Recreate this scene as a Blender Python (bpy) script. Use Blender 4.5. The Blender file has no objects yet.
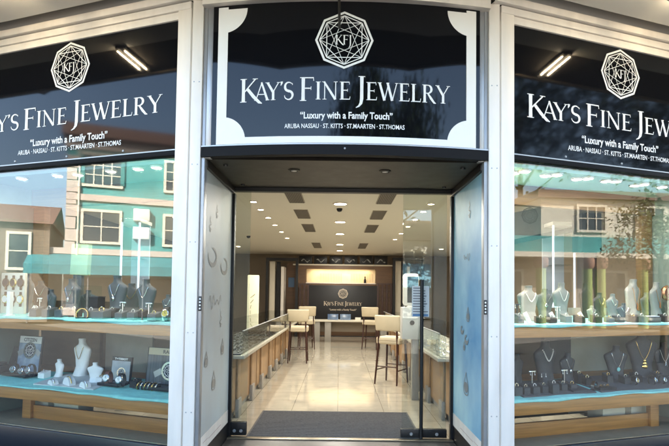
import bpy, bmesh, math, random
from mathutils import Vector, Matrix
random.seed(7)
scene = bpy.context.scene
COL = scene.collection
R = math.radians

# ------------------------------------------------------------------ camera numbers (metres, street level z = 0)
FPX, IMW, IMH, EYE = 541.0, 669.0, 446.0, 1.535
PITCH, ROLL = R(2.4), R(0.75)
SHX, SHY = -5/669, (71-22.7)/669
CAM = Matrix.Rotation(math.pi/2+PITCH, 3, 'X') @ Matrix.Rotation(ROLL, 3, 'Z')
WA, SEAM, XC = R(20), 4.5, 0.03            # window wings fold back 20 degrees from the door bay

def ray(px, py):
    return CAM @ Vector(((px-IMW/2)/FPX+SHX*IMW/FPX, -(py-IMH/2)/FPX+SHY*IMW/FPX, -1))
def at(px, py, Y):
    d = ray(px, py); return d*(Y/d.y) + Vector((0, 0, EYE))
def onfloor(px, py, z=0.0):
    d = ray(px, py); return d*((z-EYE)/d.z) + Vector((0, 0, EYE))
def wbase(side): return Vector((XC+side*1.30, SEAM, 0))
def wdir(side): return Vector((side*math.cos(WA), math.sin(WA), 0))
def wnor(side): return Vector((-side*math.sin(WA), math.cos(WA), 0))
def wing(side, u, w, z): return wbase(side)+wdir(side)*u+wnor(side)*w+Vector((0, 0, z))
def wat(side, px, py, w):
    d = ray(px, py); n = wnor(side); o = wing(side, 0, w, 0); E = Vector((0, 0, EYE))
    p = E+d*((o-E).dot(n)/d.dot(n)); return (p-o).dot(wdir(side)), p.z
def wrot(side): return side*WA

# ------------------------------------------------------------------ materials
MATS = {}
def mat(name, col, rough=.5, metal=0., spec=.5, var=0., vscale=8., bump=0., bscale=60., emit=0., coat=0., vcol=None, stretch=None, trans=0.):
    if name in MATS: return MATS[name]
    m = bpy.data.materials.new(name); m.use_nodes = True; MATS[name] = m
    nt = m.node_tree; b = nt.nodes['Principled BSDF']
    b.inputs['Base Color'].default_value = (*col, 1); b.inputs['Roughness'].default_value = rough
    b.inputs['Metallic'].default_value = metal; b.inputs['Specular IOR Level'].default_value = spec
    b.inputs['Coat Weight'].default_value = coat; b.inputs['Coat Roughness'].default_value = .03
    if emit:
        b.inputs['Emission Color'].default_value = (*col, 1); b.inputs['Emission Strength'].default_value = emit
    tc = None
    if var or bump:
        tc = nt.nodes.new('ShaderNodeTexCoord'); mp = nt.nodes.new('ShaderNodeMapping')
        nt.links.new(tc.outputs['Object'], mp.inputs[0])
        if stretch: mp.inputs['Scale'].default_value = stretch
    if var:
        nz = nt.nodes.new('ShaderNodeTexNoise'); nz.inputs['Scale'].default_value = vscale; nz.inputs['Detail'].default_value = 6
        nt.links.new(mp.outputs[0], nz.inputs['Vector'])
        rp = nt.nodes.new('ShaderNodeValToRGB'); rp.color_ramp.elements[0].position = .3; rp.color_ramp.elements[1].position = .7
        c2 = vcol or tuple(c*(1-var) for c in col)
        rp.color_ramp.elements[0].color = (*c2, 1); rp.color_ramp.elements[1].color = (*col, 1)
        nt.links.new(nz.outputs['Fac'], rp.inputs[0]); nt.links.new(rp.outputs[0], b.inputs['Base Color'])
        mr = nt.nodes.new('ShaderNodeMapRange'); mr.inputs['To Min'].default_value = max(0, rough-.06); mr.inputs['To Max'].default_value = min(1, rough+.08)
        nt.links.new(nz.outputs['Fac'], mr.inputs['Value']); nt.links.new(mr.outputs[0], b.inputs['Roughness'])
    if bump:
        n2 = nt.nodes.new('ShaderNodeTexNoise'); n2.inputs['Scale'].default_value = bscale
        nt.links.new(mp.outputs[0], n2.inputs['Vector'])
        bp = nt.nodes.new('ShaderNodeBump'); bp.inputs['Strength'].default_value = bump; bp.inputs['Distance'].default_value = .01
        nt.links.new(n2.outputs['Fac'], bp.inputs['Height']); nt.links.new(bp.outputs[0], b.inputs['Normal'])
    return m
def glass(name, base, k, tint=(.97, 1, .985)):
    if name in MATS: return MATS[name]
    m = bpy.data.materials.new(name); m.use_nodes = True; MATS[name] = m
    nt = m.node_tree; nt.nodes.clear()
    o = nt.nodes.new('ShaderNodeOutputMaterial'); mx = nt.nodes.new('ShaderNodeMixShader')
    t = nt.nodes.new('ShaderNodeBsdfTransparent'); g = nt.nodes.new('ShaderNodeBsdfGlossy')
    t.inputs[0].default_value = (*tint, 1); g.inputs['Roughness'].default_value = 0.0
    f = nt.nodes.new('ShaderNodeLayerWeight'); f.inputs['Blend'].default_value = .5
    pw = nt.nodes.new('ShaderNodeMath'); pw.operation = 'POWER'; pw.inputs[1].default_value = 4.5
    nt.links.new(f.outputs['Facing'], pw.inputs[0])
    ma = nt.nodes.new('ShaderNodeMath'); ma.operation = 'MULTIPLY_ADD'; ma.use_clamp = True
    ma.inputs[1].default_value = k; ma.inputs[2].default_value = base
    nt.links.new(pw.outputs[0], ma.inputs[0]); nt.links.new(ma.outputs[0], mx.inputs[0])
    nt.links.new(t.outputs[0], mx.inputs[1]); nt.links.new(g.outputs[0], mx.inputs[2]); nt.links.new(mx.outputs[0], o.inputs[0])
    return m
def tiles(name, col, grout, sx, sy, rough, gap=.004, var=.06):
    m = bpy.data.materials.new(name); m.use_nodes = True; MATS[name] = m
    nt = m.node_tree; b = nt.nodes['Principled BSDF']
    tc = nt.nodes.new('ShaderNodeTexCoord'); br = nt.nodes.new('ShaderNodeTexBrick')
    br.offset = 0; br.inputs['Scale'].default_value = 1; br.inputs['Brick Width'].default_value = sx; br.inputs['Row Height'].default_value = sy
    br.inputs['Mortar Size'].default_value = gap; br.inputs['Color1'].default_value = (*col, 1)
    br.inputs['Color2'].default_value = (*[c*(1-var) for c in col], 1); br.inputs['Mortar'].default_value = (*grout, 1)
    nz = nt.nodes.new('ShaderNodeTexNoise'); nz.inputs['Scale'].default_value = 5; nz.inputs['Detail'].default_value = 8
    mr = nt.nodes.new('ShaderNodeMapRange'); mr.inputs['To Min'].default_value = max(0, rough-.05); mr.inputs['To Max'].default_value = rough+.07
    mx = nt.nodes.new('ShaderNodeMix'); mx.data_type = 'RGBA'; mx.blend_type = 'MULTIPLY'; mx.inputs[0].default_value = .35
    nt.links.new(tc.outputs['Object'], br.inputs['Vector']); nt.links.new(tc.outputs['Object'], nz.inputs['Vector'])
    nt.links.new(br.outputs['Color'], mx.inputs[6]); nt.links.new(nz.outputs['Fac'], mx.inputs[7])
    nt.links.new(mx.outputs[2], b.inputs['Base Color']); nt.links.new(nz.outputs['Fac'], mr.inputs['Value']); nt.links.new(mr.outputs[0], b.inputs['Roughness'])
    return m

ALU = mat('white_aluminium', (.88, .82, .745), .42, var=.14, vscale=5, stretch=(1.5, 1.5, .35), bump=.06, bscale=25)
ALUG = mat('grey_aluminium', (.42, .43, .44), .35, metal=.5, var=.15, vscale=4)
BLACKM = mat('black_metal', (.012, .012, .013), .4, spec=.35)
MATTEB = mat('matt_black_rail', (.009, .009, .010), .6, spec=.12)
DARKBR = mat('dark_bronze', (.020, .016, .012), .45, var=.25, spec=.3)
SIGNB = mat('gloss_black_sign', (.004, .0045, .006), .05, spec=.33)
WHITEL = mat('white_vinyl', (.80, .79, .76), .5)
WOOD = mat('maple_wood', (.52, .235, .06), .42, var=.38, vscale=4.0, stretch=(.5, 2, 14))
WOODD = mat('walnut_wood', (.16, .085, .04), .45, var=.35, vscale=3.0, stretch=(.6, .6, 7))
WOODDK = mat('espresso_wood', (.05, .018, .012), .35, var=.3, stretch=(5, 5, .6))
TEAL = mat('teal_cloth', (.34, .80, .74), .85, var=.16, vscale=14, bump=.7, bscale=22)
MINT = mat('mint_lit_white', (.50, .76, .62), .6)  # white ceiling; the mint hue of its light is put into the colour
CREAM = mat('cream_paint', (.66, .60, .48), .7, var=.05)
CREAMB = mat('cream_card', (.72, .70, .60), .7, var=.06)
GREYP = mat('grey_panel', (.30, .29, .26), .6, var=.15)
SOFFIT = mat('soffit_paint', (.86, .83, .76), .7, var=.06, vscale=2)
SOFFG = mat('soffit_shade_grey', (.46, .45, .43), .7)  # grey carries the shadow band under the canopy as colour
V_GREY = mat('grey_leatherette', (.13, .135, .135), .55, var=.15, bump=.45, bscale=170)
V_PALE = mat('pale_leatherette', (.25, .25, .225), .55, var=.1, bump=.45, bscale=170)
V_DARK = mat('charcoal_leatherette', (.050, .052, .058), .5, var=.2, bump=.45, bscale=170)
V_BLACK = mat('black_velvet', (.012, .012, .014), .8)
V_WHITE = mat('white_leatherette', (.88, .87, .86), .45)
GOLD = mat('gold', (.85, .58, .20), .22, metal=1)
SILVER = mat('silver', (.82, .82, .82), .18, metal=1)
PEARL = mat('pearl', (.82, .78, .72), .2)
TURQ = mat('turquoise', (.25, .62, .60), .25)
COPPER = mat('copper', (.62, .28, .14), .3, metal=1)
STRAPB = mat('black_strap', (.02, .018, .016), .5)
STRAPR = mat('brown_strap', (.16, .05, .03), .5)
DIALW = mat('white_dial', (.8, .8, .78), .3)
DIALB = mat('dark_dial', (.02, .03, .06), .2)
ACRYL = glass('clear_acrylic', .03, 1.0, (.93, .98, .97))
WGLASS = glass('window_glass', .050, .9, (.975, .99, .98))
DGLASS = glass('door_glass', .045, .8, (.90, .93, .91))
SKIN_CREAM = mat('cream_leather', (.52, .44, .30), .5, var=.08, bump=.1, bscale=200)
CEILM = mat('shop_ceiling_paint', (.74, .71, .63), .8)
WALLM = mat('shop_wall_paint', (.25, .205, .155), .7, var=.06)

# ------------------------------------------------------------------ mesh builder
class MB:
    def __init__(s): s.bm = bmesh.new()
    def face(s, pts):
        try: s.bm.faces.new([s.bm.verts.new(p) for p in pts])
        except ValueError: pass
    def box(s, x0, x1, y0, y1, z0, z1, r=0, M=None, seg=2):
        c = Vector(((x0+x1)/2, (y0+y1)/2, (z0+z1)/2))
        g = bmesh.ops.create_cube(s.bm, size=1)['verts']
        for v in g: v.co = Vector((v.co.x*(x1-x0), v.co.y*(y1-y0), v.co.z*(z1-z0)))+c
        if r:
            es = {e for v in g for e in v.link_edges}
            res = bmesh.ops.bevel(s.bm, geom=list(es)+g, offset=r, segments=seg, profile=.5, affect='EDGES')
            g = list({v for v in res['verts']} | {v for v in g if v.is_valid})
        if M: bmesh.ops.transform(s.bm, matrix=M, verts=[v for v in g if v.is_valid])
        return s
    def loft(s, rings, closed=True, cap=True):
        vs = [[s.bm.verts.new(p) for p in r] for r in rings]; n = len(rings[0])
        for a, b in zip(vs, vs[1:]):
            for i in range(n if closed else n-1):
                j = (i+1) % n
                s.bm.faces.new((a[i], a[j], b[j], b[i]))
        if cap and closed:
            s.bm.faces.new(vs[0][::-1]); s.bm.faces.new(vs[-1])
        return s
    def tube(s, pts, r, n=8, closed=False):
        pts = [Vector(p) for p in pts]; m = len(pts); rings = []
        up = None
        for i, p in enumerate(pts):
            a = pts[(i-1) % m] if (closed or i) else p
            b = pts[(i+1) % m] if (closed or i < m-1) else p
            t = (b-a).normalized()
            if up is None:
                up = t.cross(Vector((0, 0, 1)))
                if up.length < .1: up = t.cross(Vector((1, 0, 0)))
            up = (up-t*up.dot(t)).normalized(); w = t.cross(up)
            rr = r[i] if isinstance(r, (list, tuple)) else r
            rings.append([p+up*math.cos(2*math.pi*k/n)*rr+w*math.sin(2*math.pi*k/n)*rr for k in range(n)])
        if closed: rings.append(rings[0]); 
        return s.loft(rings, cap=not closed)
    def lathe(s, prof, n=24, M=None):
        rings = [[Vector((r*math.cos(2*math.pi*k/n), r*math.sin(2*math.pi*k/n), z)) for k in range(n)] for r, z in prof]
        if M: rings = [[M @ p for p in r] for r in rings]
        return s.loft(rings)
    def grid(s, fn, nu, nv):
        g = [[s.bm.verts.new(fn(i/nu, j/nv)) for i in range(nu+1)] for j in range(nv+1)]
        for j in range(nv):
            for i in range(nu): s.bm.faces.new((g[j][i], g[j][i+1], g[j+1][i+1], g[j+1][i]))
        return s
    def ball(s, c, r, n=6, sc=(1, 1, 1)):
        g = bmesh.ops.create_icosphere(s.bm, subdivisions=1 if n < 8 else 2, radius=r)['verts']
        for v in g: v.co = Vector((v.co.x*sc[0], v.co.y*sc[1], v.co.z*sc[2]))+Vector(c)
        return s
    def map(s, fn):
        for v in s.bm.verts: v.co = Vector(fn(v.co))
        return s
    def build(s, name, m, parent=None, loc=None, rz=0, smooth=True, merge=True):
        if merge: bmesh.ops.remove_doubles(s.bm, verts=s.bm.verts, dist=1e-6)
        bmesh.ops.recalc_face_normals(s.bm, faces=s.bm.faces)
        me = bpy.data.meshes.new(name); s.bm.to_mesh(me); s.bm.free()
        me.materials.append(m)
        if smooth and len(me.polygons):
            me.shade_smooth(); me.set_sharp_from_angle(angle=R(38))
        o = bpy.data.objects.new(name, me); COL.objects.link(o)
        if parent: o.parent = parent
        if loc is not None: o.location = loc
        o.rotation_euler.z = rz
        return o
def tag(o, label=None, cat=None, group=None, kind=None):
    if label: o['label'] = label
    if cat: o['category'] = cat
    if group: o['group'] = group
    if kind: o['kind'] = kind
    return o
def thing(name, label, cat, loc=(0, 0, 0), rz=0, group=None):
    o = bpy.data.objects.new(name, None); COL.objects.link(o); o.empty_display_size = .1
    o.location = loc; o.rotation_euler.z = rz
    return tag(o, label, cat, group)
def dup(o, parent=None):
    c = o.copy(); COL.objects.link(c); c.parent = parent
    for ch in o.children: dup(ch, c)
    return c
def bx(name, m, parent, *b, r=0, **k): return MB().box(*b, r=r).build(name, m, parent, **k)
def structure(o): o['kind'] = 'structure'; return o
def arealight(parent, size, power, col, z=-.02):
    l = bpy.data.lights.new('lamp', 'AREA'); l.shape = 'DISK'; l.size = size; l.energy = power; l.color = col
    o = bpy.data.objects.new('lamp', l); COL.objects.link(o); o.parent = parent; o.location = (0, 0, z); return o
LAMPW = mat('warm_lamp_lens', (1, .88, .66), .5, emit=4)
LAMPN = mat('neutral_lamp_lens', (1, .95, .84), .5, emit=4)
def downlight(loc, r, power, label, group, lens=LAMPW, col=(1, .94, .83)):
    t = thing('downlight', label, 'ceiling light', loc, 0, group)
    MB().lathe([(r*1.25, 0), (r*1.25, -.012), (r, -.016), (r*.98, -.004), (r*.9, 0)], 20).build('trim_ring', ALU, t)
    MB().lathe([(r*.96, -.003), (r*.96, -.010), (.001, -.011)], 20).build('lens', lens, t)
    if power: arealight(t, r*1.8, power, col, -.03)
    return t

# ------------------------------------------------------------------ lettering
def font_pts(body, size, bold=0.0, spacing=1.0, align='CENTER'):
    c = bpy.data.curves.new('t', 'FONT'); c.body = body; c.size = size; c.align_x = align; c.offset = bold; c.space_character = spacing; c.resolution_u = 3
    o = bpy.data.objects.new('t', c); COL.objects.link(o)
    bpy.context.view_layer.update()
    me = bpy.data.meshes.new_from_object(o.evaluated_get(bpy.context.evaluated_depsgraph_get()))
    v = [p.co.copy() for p in me.vertices]; f = [list(p.vertices) for p in me.polygons]
    bpy.data.objects.remove(o); bpy.data.curves.remove(c); bpy.data.meshes.remove(me)
    return v, f
def add_text(mb, body, size, cx, cz, y, bold=0.0, width=None, spacing=1.0):
    v, f = font_pts(body, size, bold, spacing)
    if width and v:
        xs = [p.x for p in v]; k = width/(max(xs)-min(xs)); m = (max(xs)+min(xs))/2
    else: k, m = 1, 0
    vs = [mb.bm.verts.new((cx+(p.x-m)*k, y, cz+p.y)) for p in v]
    for q in f:
        try: mb.bm.faces.new([vs[i] for i in q])
        except ValueError: pass
TK, TN = .135, .05
def arc(cx, cy, rx, ry, a0, a1, n, w0, w1=None, wm=None):
    o = []
    for i in range(n+1):
        t = i/n; a = R(a0+(a1-a0)*t); w = w0+((w1 if w1 is not None else w0)-w0)*t
        if wm is not None: w += (wm-(w0+(w1 if w1 is not None else w0))/2)*math.sin(math.pi*t)
        o.append((cx+rx*math.cos(a), cy+ry*math.sin(a), w))
    return o
def serif(x, y, w=.2): return [(x-w/2, y, .028), (x-w/4, y, .034), (x+w/4, y, .034), (x+w/2, y, .028)]
def stem(x, y0=0, y1=1, w=TK): return [[(x, y0, w*1.06), (x, (y0+y1)/2, w*.94), (x, y1, w*1.06)], serif(x, y0+.016, .27), serif(x, y1-.016, .27)]
GLYPH = {
 'K': (.80, stem(.13)+[[(.18, .44, TN), (.62, .97, TN)], serif(.62, .984, .22), [(.30, .56, TK*.9), (.55, .24, TK), (.80, -.02, TK*.85), (.92, -.07, .03)]]),
 'A': (.76, [[(.06, .02, TN), (.37, .98, TN)], [(.36, 1.02, .09), (.70, .0, TK)], [(.17, .34, TN), (.56, .34, TN)], serif(.06, .016, .19), serif(.70, .016, .22)]),
 'Y': (.74, [[(.06, .99, TK*.9), (.37, .46, TK)], [(.67, .98, TN), (.38, .46, TN)], [(.38, .5, TK), (.38, .0, TK)], serif(.38, .016, .27), serif(.06, .984, .24), serif(.67, .984, .2)]),
 "'": (.22, [[(.12, 1.03, .13), (.12, .93, .10), (.07, .80, .03)]]),
 'S': (.55, [[(.47, .83, .03), (.46, .90, .05)]+arc(.27, .76, .20, .22, 55, 180, 9, .05, .12)+arc(.27, .70, .20, .2, 190, 245, 4, .13)+[(.27, .49, .15)]+arc(.27, .27, .21, .22, 62, 0, 5, .13, .12)+arc(.26, .25, .22, .23, -10, -140, 9, .11, .05)+[(.05, .17, .04), (.04, .25, .03)]]),
 'F': (.60, stem(.13)+[[(.13, .975, TN), (.54, .975, TN)], [(.54, 1.0, .03), (.56, .84, .025)], [(.13, .53, TN), (.45, .53, TN)], [(.45, .61, .022), (.45, .45, .022)]]),
 'I': (.27, stem(.135)),
 'N': (.84, [[(.12, .02, TN), (.12, .98, TN)], [(.08, 1.0, .10), (.70, .0, TK)], [(.71, .0, TN), (.71, .98, TN)], serif(.12, .016, .22), serif(.06, .984, .18), serif(.71, .984, .22)]),
 'E': (.60, stem(.13)+[[(.13, .975, TN), (.50, .975, TN)], [(.50, 1.0, .03), (.52, .84, .025)], [(.13, .52, TN), (.42, .52, TN)], [(.42, .60, .022), (.42, .44, .022)], [(.13, .025, TN), (.53, .025, TN)], [(.53, .0, .03), (.56, .18, .025)]]),
 'J': (.34, [[(.19, 1.0, TK*1.05), (.19, .5, TK*.95), (.19, .05, TK), (.16, -.14, TK*.85), (.08, -.26, .07), (-.04, -.33, .03)], serif(.19, .984, .27)]),
 'W': (1.06, [[(.05, .99, TK*.9), (.32, .0, TK)], [(.54, .98, TN), (.33, .02, TN)], [(.48, .99, TK*.9), (.74, .0, TK)], [(.98, .98, TN), (.75, .02, TN)], serif(.05, .984, .22), serif(.98, .984, .2), serif(.50, .984, .16)]),
 'L': (.56, stem(.13)+[[(.13, .025, TN), (.50, .025, TN)], [(.50, .0, .03), (.53, .20, .025)]]),
 'R': (.72, stem(.13)+[[(.13, .975, TN), (.30, .975, TN)]+arc(.30, .75, .20, .225, 85, -85, 10, TN, TN, .13)+[(.28, .525, TN), (.13, .525, TN)], [(.30, .52, .08), (.48, .24, TK), (.66, .0, TK*.8), (.76, -.03, .03)]]),
}
def add_glyph(mb, ch, x, z, size, y, wx=1.0):
    adv, strokes = GLYPH[ch]
    for k, st in enumerate(strokes):
        yy = y-.00015*(k+1); L = []; n = len(st)
        for i, (px, py, w) in enumerate(st):
            a = st[max(i-1, 0)]; b = st[min(i+1, n-1)]
            t = Vector((b[0]-a[0], b[1]-a[1])); t = t.normalized() if t.length else Vector((1, 0)); nn = Vector((-t.y, t.x))*w/2
            L.append(((x+(px+nn.x)*size*wx, yy, z+(py+nn.y)*size), (x+(px-nn.x)*size*wx, yy, z+(py-nn.y)*size)))
        for p, q in zip(L, L[1:]): mb.face((p[0], q[0], q[1], p[1]))
    return adv*size*wx
KERN = {'KA': -.24, 'AY': -.15, "Y'": -.06, "'S": -.03, 'IN': .03, 'NE': .03}
def add_serif_line(mb, words, cx, z, cap, width, y):
    def run(m, wx, x0):
        x = x0
        for wd in words:
            for i, ch in enumerate(wd):
                sz = cap if i == 0 else cap*.80
                if m is not None: adv = add_glyph(m, ch, x, z-(cap*.06 if i == 0 and ch != 'J' else 0), sz*(1.06 if i == 0 else 1), y, wx)
                else: adv = GLYPH[ch][0]*sz*(1.06 if i == 0 else 1)*wx
                x += adv+cap*(.045+KERN.get(wd[i:i+2], 0))*wx
            x += cap*.22*wx
        return x-x0-cap*.22*wx
    w = run(None, 1.0, 0); run(mb, width/w, cx-width/2)
def line(mb, a, b, w, y):
    a, b = Vector(a), Vector(b); t = (b-a).normalized(); n = Vector((-t.y, t.x))*w/2
    mb.face([(p.x, y, p.y) for p in (a+n, b+n, b-n, a-n)])
def add_emblem(mb, cx, cz, rad, y, detail=True):
    O = [Vector((cx+rad*math.sin(k*math.pi/4), cz+rad*math.cos(k*math.pi/4))) for k in range(8)]
    Ii = [Vector((cx+rad*.92*math.sin(k*math.pi/4), cz+rad*.92*math.cos(k*math.pi/4))) for k in range(8)]
    for k in range(8):
        a, b, c, d = O[k], O[(k+1) % 8], Ii[(k+1) % 8], Ii[k]
        mb.face([(p.x, y, p.y) for p in (a, b, c, d)])
    P = [Vector((cx+rad*.85*math.sin(k*math.pi/4), cz+rad*.85*math.cos(k*math.pi/4))) for k in range(8)]
    th = rad*.03
    for k in range(8):
        line(mb, P[k], P[(k+1) % 8], th, y-.0002-.0001*k)
        line(mb, P[k], P[(k+2) % 8], th*.9, y-.0012-.0001*k)
        line(mb, P[k], P[(k+3) % 8], th*.55, y-.0022-.0001*k)
    if detail:
        s = rad*.33; x = cx-rad*.30
        for ch in 'KFJ': x += add_glyph(mb, ch, x, cz-s*.5, s, y-.0045, .95)*1.02

# ------------------------------------------------------------------ world, sun, camera
w = bpy.data.worlds.new('World'); scene.world = w; w.use_nodes = True
nt = w.node_tree; bg = nt.nodes['Background']; sky = nt.nodes.new('ShaderNodeTexSky'); sky.sky_type = 'NISHITA'
sky.sun_disc = False; SUN_EL, SUN_AZ = R(36), R(20)     # azimuth from +Y towards +X: the sun stands behind the shop
sky.sun_elevation = SUN_EL; sky.sun_rotation = SUN_AZ; sky.air_density = 1.0; sky.dust_density = 2.0; sky.ozone_density = 1.0
nt.links.new(sky.outputs[0], bg.inputs[0]); bg.inputs[1].default_value = .125
sl = bpy.data.lights.new('sun', 'SUN'); sl.energy = 4.4; sl.angle = R(.5); sl.color = (1, .95, .87)
so = bpy.data.objects.new('sun', sl); COL.objects.link(so)
sd = Vector((math.sin(SUN_AZ)*math.cos(SUN_EL), math.cos(SUN_AZ)*math.cos(SUN_EL), math.sin(SUN_EL)))
so.rotation_euler = sd.to_track_quat('Z', 'Y').to_euler(); so.location = (0, 0, 30)
cd = bpy.data.cameras.new('camera'); cam = bpy.data.objects.new('camera', cd); COL.objects.link(cam)
cam.location = (0, 0, EYE); cam.rotation_euler = CAM.to_euler()
cd.sensor_width = 36; cd.lens = 36*FPX/IMW; cd.shift_x = SHX; cd.shift_y = SHY; cd.clip_start = .05; cd.clip_end = 2000
scene.camera = cam

# ------------------------------------------------------------------ ground and shop shell
asphalt = mat('asphalt', (.20, .184, .16), .85, var=.3, vscale=2, bump=.4, bscale=90)
paving = tiles('paving', (.042, .040, .038), (.025, .024, .023), .6, .6, .85)
earth = mat('ground_soil', (.16, .14, .11), .95, var=.3, vscale=.2)
structure(MB().grid(lambda a, b: (-300+600*a, -300+600*b, -.14), 2, 2).build('ground', earth))
structure(MB().grid(lambda a, b: (-60+120*a, -60+57.4*b, -.12), 4, 4).build('road', asphalt))
structure(bx('pavement', paving, None, -60, 60, -2.6, 6.9, -.125, 0))
floor_m = tiles('cream_floor_tile', (.55, .50, .40), (.28, .245, .19), .6, .6, .055, .004)
MATS['cream_floor_tile'].node_tree.nodes['Principled BSDF'].inputs['Specular IOR Level'].default_value = .6
structure(bx('floor', floor_m, None, -4.9, 4.9, 5.77, 20.6, .0, .012))
structure(bx('ceiling', CEILM, None, -4.9, 4.9, 5.86, 20.6, 3.0, 3.1))
BLD = mat('building_render', (.52, .46, .37), .8, var=.1, vscale=1.5)
bl = thing('shop_building', 'cream rendered building housing the corner jewellery shop', 'building')
sw = MB(); sw.box(-5.1, -4.9, 6.2, 20.8, -.1, 5.6); sw.box(4.9, 5.1, 6.2, 20.8, -.1, 5.6); sw.box(-4.9, 4.9, 20.6, 20.8, -.1, 5.6)
for s in (-1, 1):
    o = [wing(s, u, ww, 0) for u, ww in ((2.74, .02), (4.4, .02), (4.4, .3), (2.74, .3))]
    sw.loft([[p+Vector((0, 0, z)) for p in o] for z in (0, 4.05)])
sw.box(-5.1, 5.1, 4.75, 5.2, 4.16, 5.6); sw.box(-5.1, -4.8, 5.2, 6.2, 4.16, 5.6); sw.box(4.8, 5.1, 5.2, 6.2, 4.16, 5.6)
sw.build('wall', BLD, bl, smooth=False)
bx('roof', BLD, bl, -5.3, 5.3, 4.6, 21, 5.6, 5.85)
# closing pieces over the door recess, behind the sign boards
cl = MB(); cl.box(-4.8, 4.8, 5.86, 5.96, 3.1, 4.2); cl.build('inner_wall', BLD, bl, smooth=False)
uf = MB()
for s in (-1, 1):
    o = [wing(s, u, ww, 0) for u, ww in ((.0, .10), (2.72, .10), (2.72, .16), (.0, .16))]
    uf.loft([[p+Vector((0, 0, z)) for p in o] for z in (2.72, 4.1)])
uf.box(-1.26, 1.32, 4.62, 4.68, 2.72, 4.1); uf.build('backing_wall', BLD, bl, smooth=False)
cp = thing('canopy', 'pale overhanging canopy soffit above the three black shop signs', 'canopy')
def can(s): return ([wing(s, 4.3, -1.2, 0), wing(s, 0, -1.2, 0), Vector((XC+s*1.03, 2.95, 0))], [wing(s, 4.3, -.6, 0), wing(s, 0, -.6, 0), Vector((XC+s*1.0, 3.70, 0))],
                    [wing(s, 4.3, -.20, 0), wing(s, -.1, -.20, 0), Vector((XC+s*1.0, 4.30, 0))])
CL, CR = can(-1), can(1)
def slab(ia, ib, z0, z1):
    m = MB()
    path = lambda k: CL[k]+CR[k][::-1]
    A, B = path(ia), path(ib)
    for i in range(5): m.loft([[p+Vector((0, 0, z)) for p in (A[i], A[i+1], B[i+1], B[i])] for z in (z0, z1)])
    return m
slab(0, 1, 4.052, 4.16).build('outer_soffit', mat('outer_soffit_brown', (.10, .085, .07), .8, var=.2), cp, smooth=False)
slab(1, 2, 4.05, 4.158).build('soffit', SOFFIT, cp, smooth=False)
bx('shadow_gap', SOFFG, cp, -5.1, 5.1, 4.2, 6.2, 4.165, 4.18)
m = MB(); A = CL[0]+CR[0][::-1]
for p, q in zip(A, A[1:]): m.loft([[(p.x, p.y-.05, z), (q.x, q.y-.05, z), (q.x, q.y, z), (p.x, p.y, z)] for z in (4.03, 4.6)])
m.build('fascia', BLD, cp, smooth=False)
slab(0, 2, 4.59, 4.66).build('roof_sheet', BLD, cp, smooth=False)
TUBE = mat('fluorescent_tube', (1, .80, .52), .5, emit=28)
for s, (x0, y0, x1, y1), lb in ((-1, (-2.67, 4.40, -2.91, 4.02), 'twin fluorescent tube fitting under canopy outside window of white busts'), (1, (2.70, 4.38, 2.96, 4.0), 'twin fluorescent tube fitting under canopy outside window of charcoal busts')):
    L = math.hypot(x1-x0, y1-y0); a = math.atan2(y1-y0, x1-x0)
    t = thing('fluorescent_fitting', lb, 'light fitting', ((x0+x1)/2, (y0+y1)/2, 4.05), a, 'fluorescent fittings under the canopy')
    bx('housing', DARKBR, t, -L/2-.03, L/2+.03, -.055, .055, -.03, 0, r=.006)
    for k in (-1, 1): MB().tube([(-L/2, k*.040, -.045), (L/2, k*.040, -.045)], .007, 10).build('tube', TUBE, t)

# ------------------------------------------------------------------ facade: posts, headers, signs
for s, lb in ((-1, 'white aluminium corner post between door recess and watch poster window'), (1, 'white aluminium corner post between door recess and window of charcoal busts')):
    t = thing('facade_post', lb, 'post', (XC+s*1.30, SEAM, 0), 0, 'white posts either side of the entrance')
    x = sorted((-s*.005, -s*.095)); bx('aluminium_strip', ALU, t, x[0], x[1], -.03, .08, 0, 4.0, r=.004)
    c, sn = math.cos(WA), math.sin(WA)
    m = MB(); m.box(.0, .13, -.03, .08, 0, 3.99, r=.004)
    m.map(lambda p: ((s*p.x)*c - s*p.y*sn, p.x*sn+p.y*c, p.z)); m.build('aluminium_strip', ALU, t)
    x = sorted((-s*.098, -s*.128)); bx('inner_channel', ALUG, t, x[0], x[1], -.005, .08, 0, 4.0, r=.003)
    for z in (.55, 1.2, 1.95, 2.6, 3.3):
        for k in (-.022, .022): MB().lathe([(.006, 0), (.005, .003)], 10, Matrix.Translation((-s*.05+k, -.03, z)) @ Matrix.Rotation(R(90), 4, 'X')).build('screw', ALUG, t)
    # small alarm label
    q = thing('alarm_label', 'tiny black label with white marks on post beside the '+('grey' if s < 0 else 'blue')+' film panel', 'label', (XC+s*1.182, SEAM-.008, 1.44), 0, 'small alarm labels')
    bx('plate', BLACKM, q, -.013, .013, -.006, 0, -.06, .06, r=.002)
    mk = MB()
    for z in (-.04, -.013, .013, .04): mk.box(-.006, .006, -.0075, -.0062, z-.008, z+.006)
    mk.build('white_mark', WHITEL, q)

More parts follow.
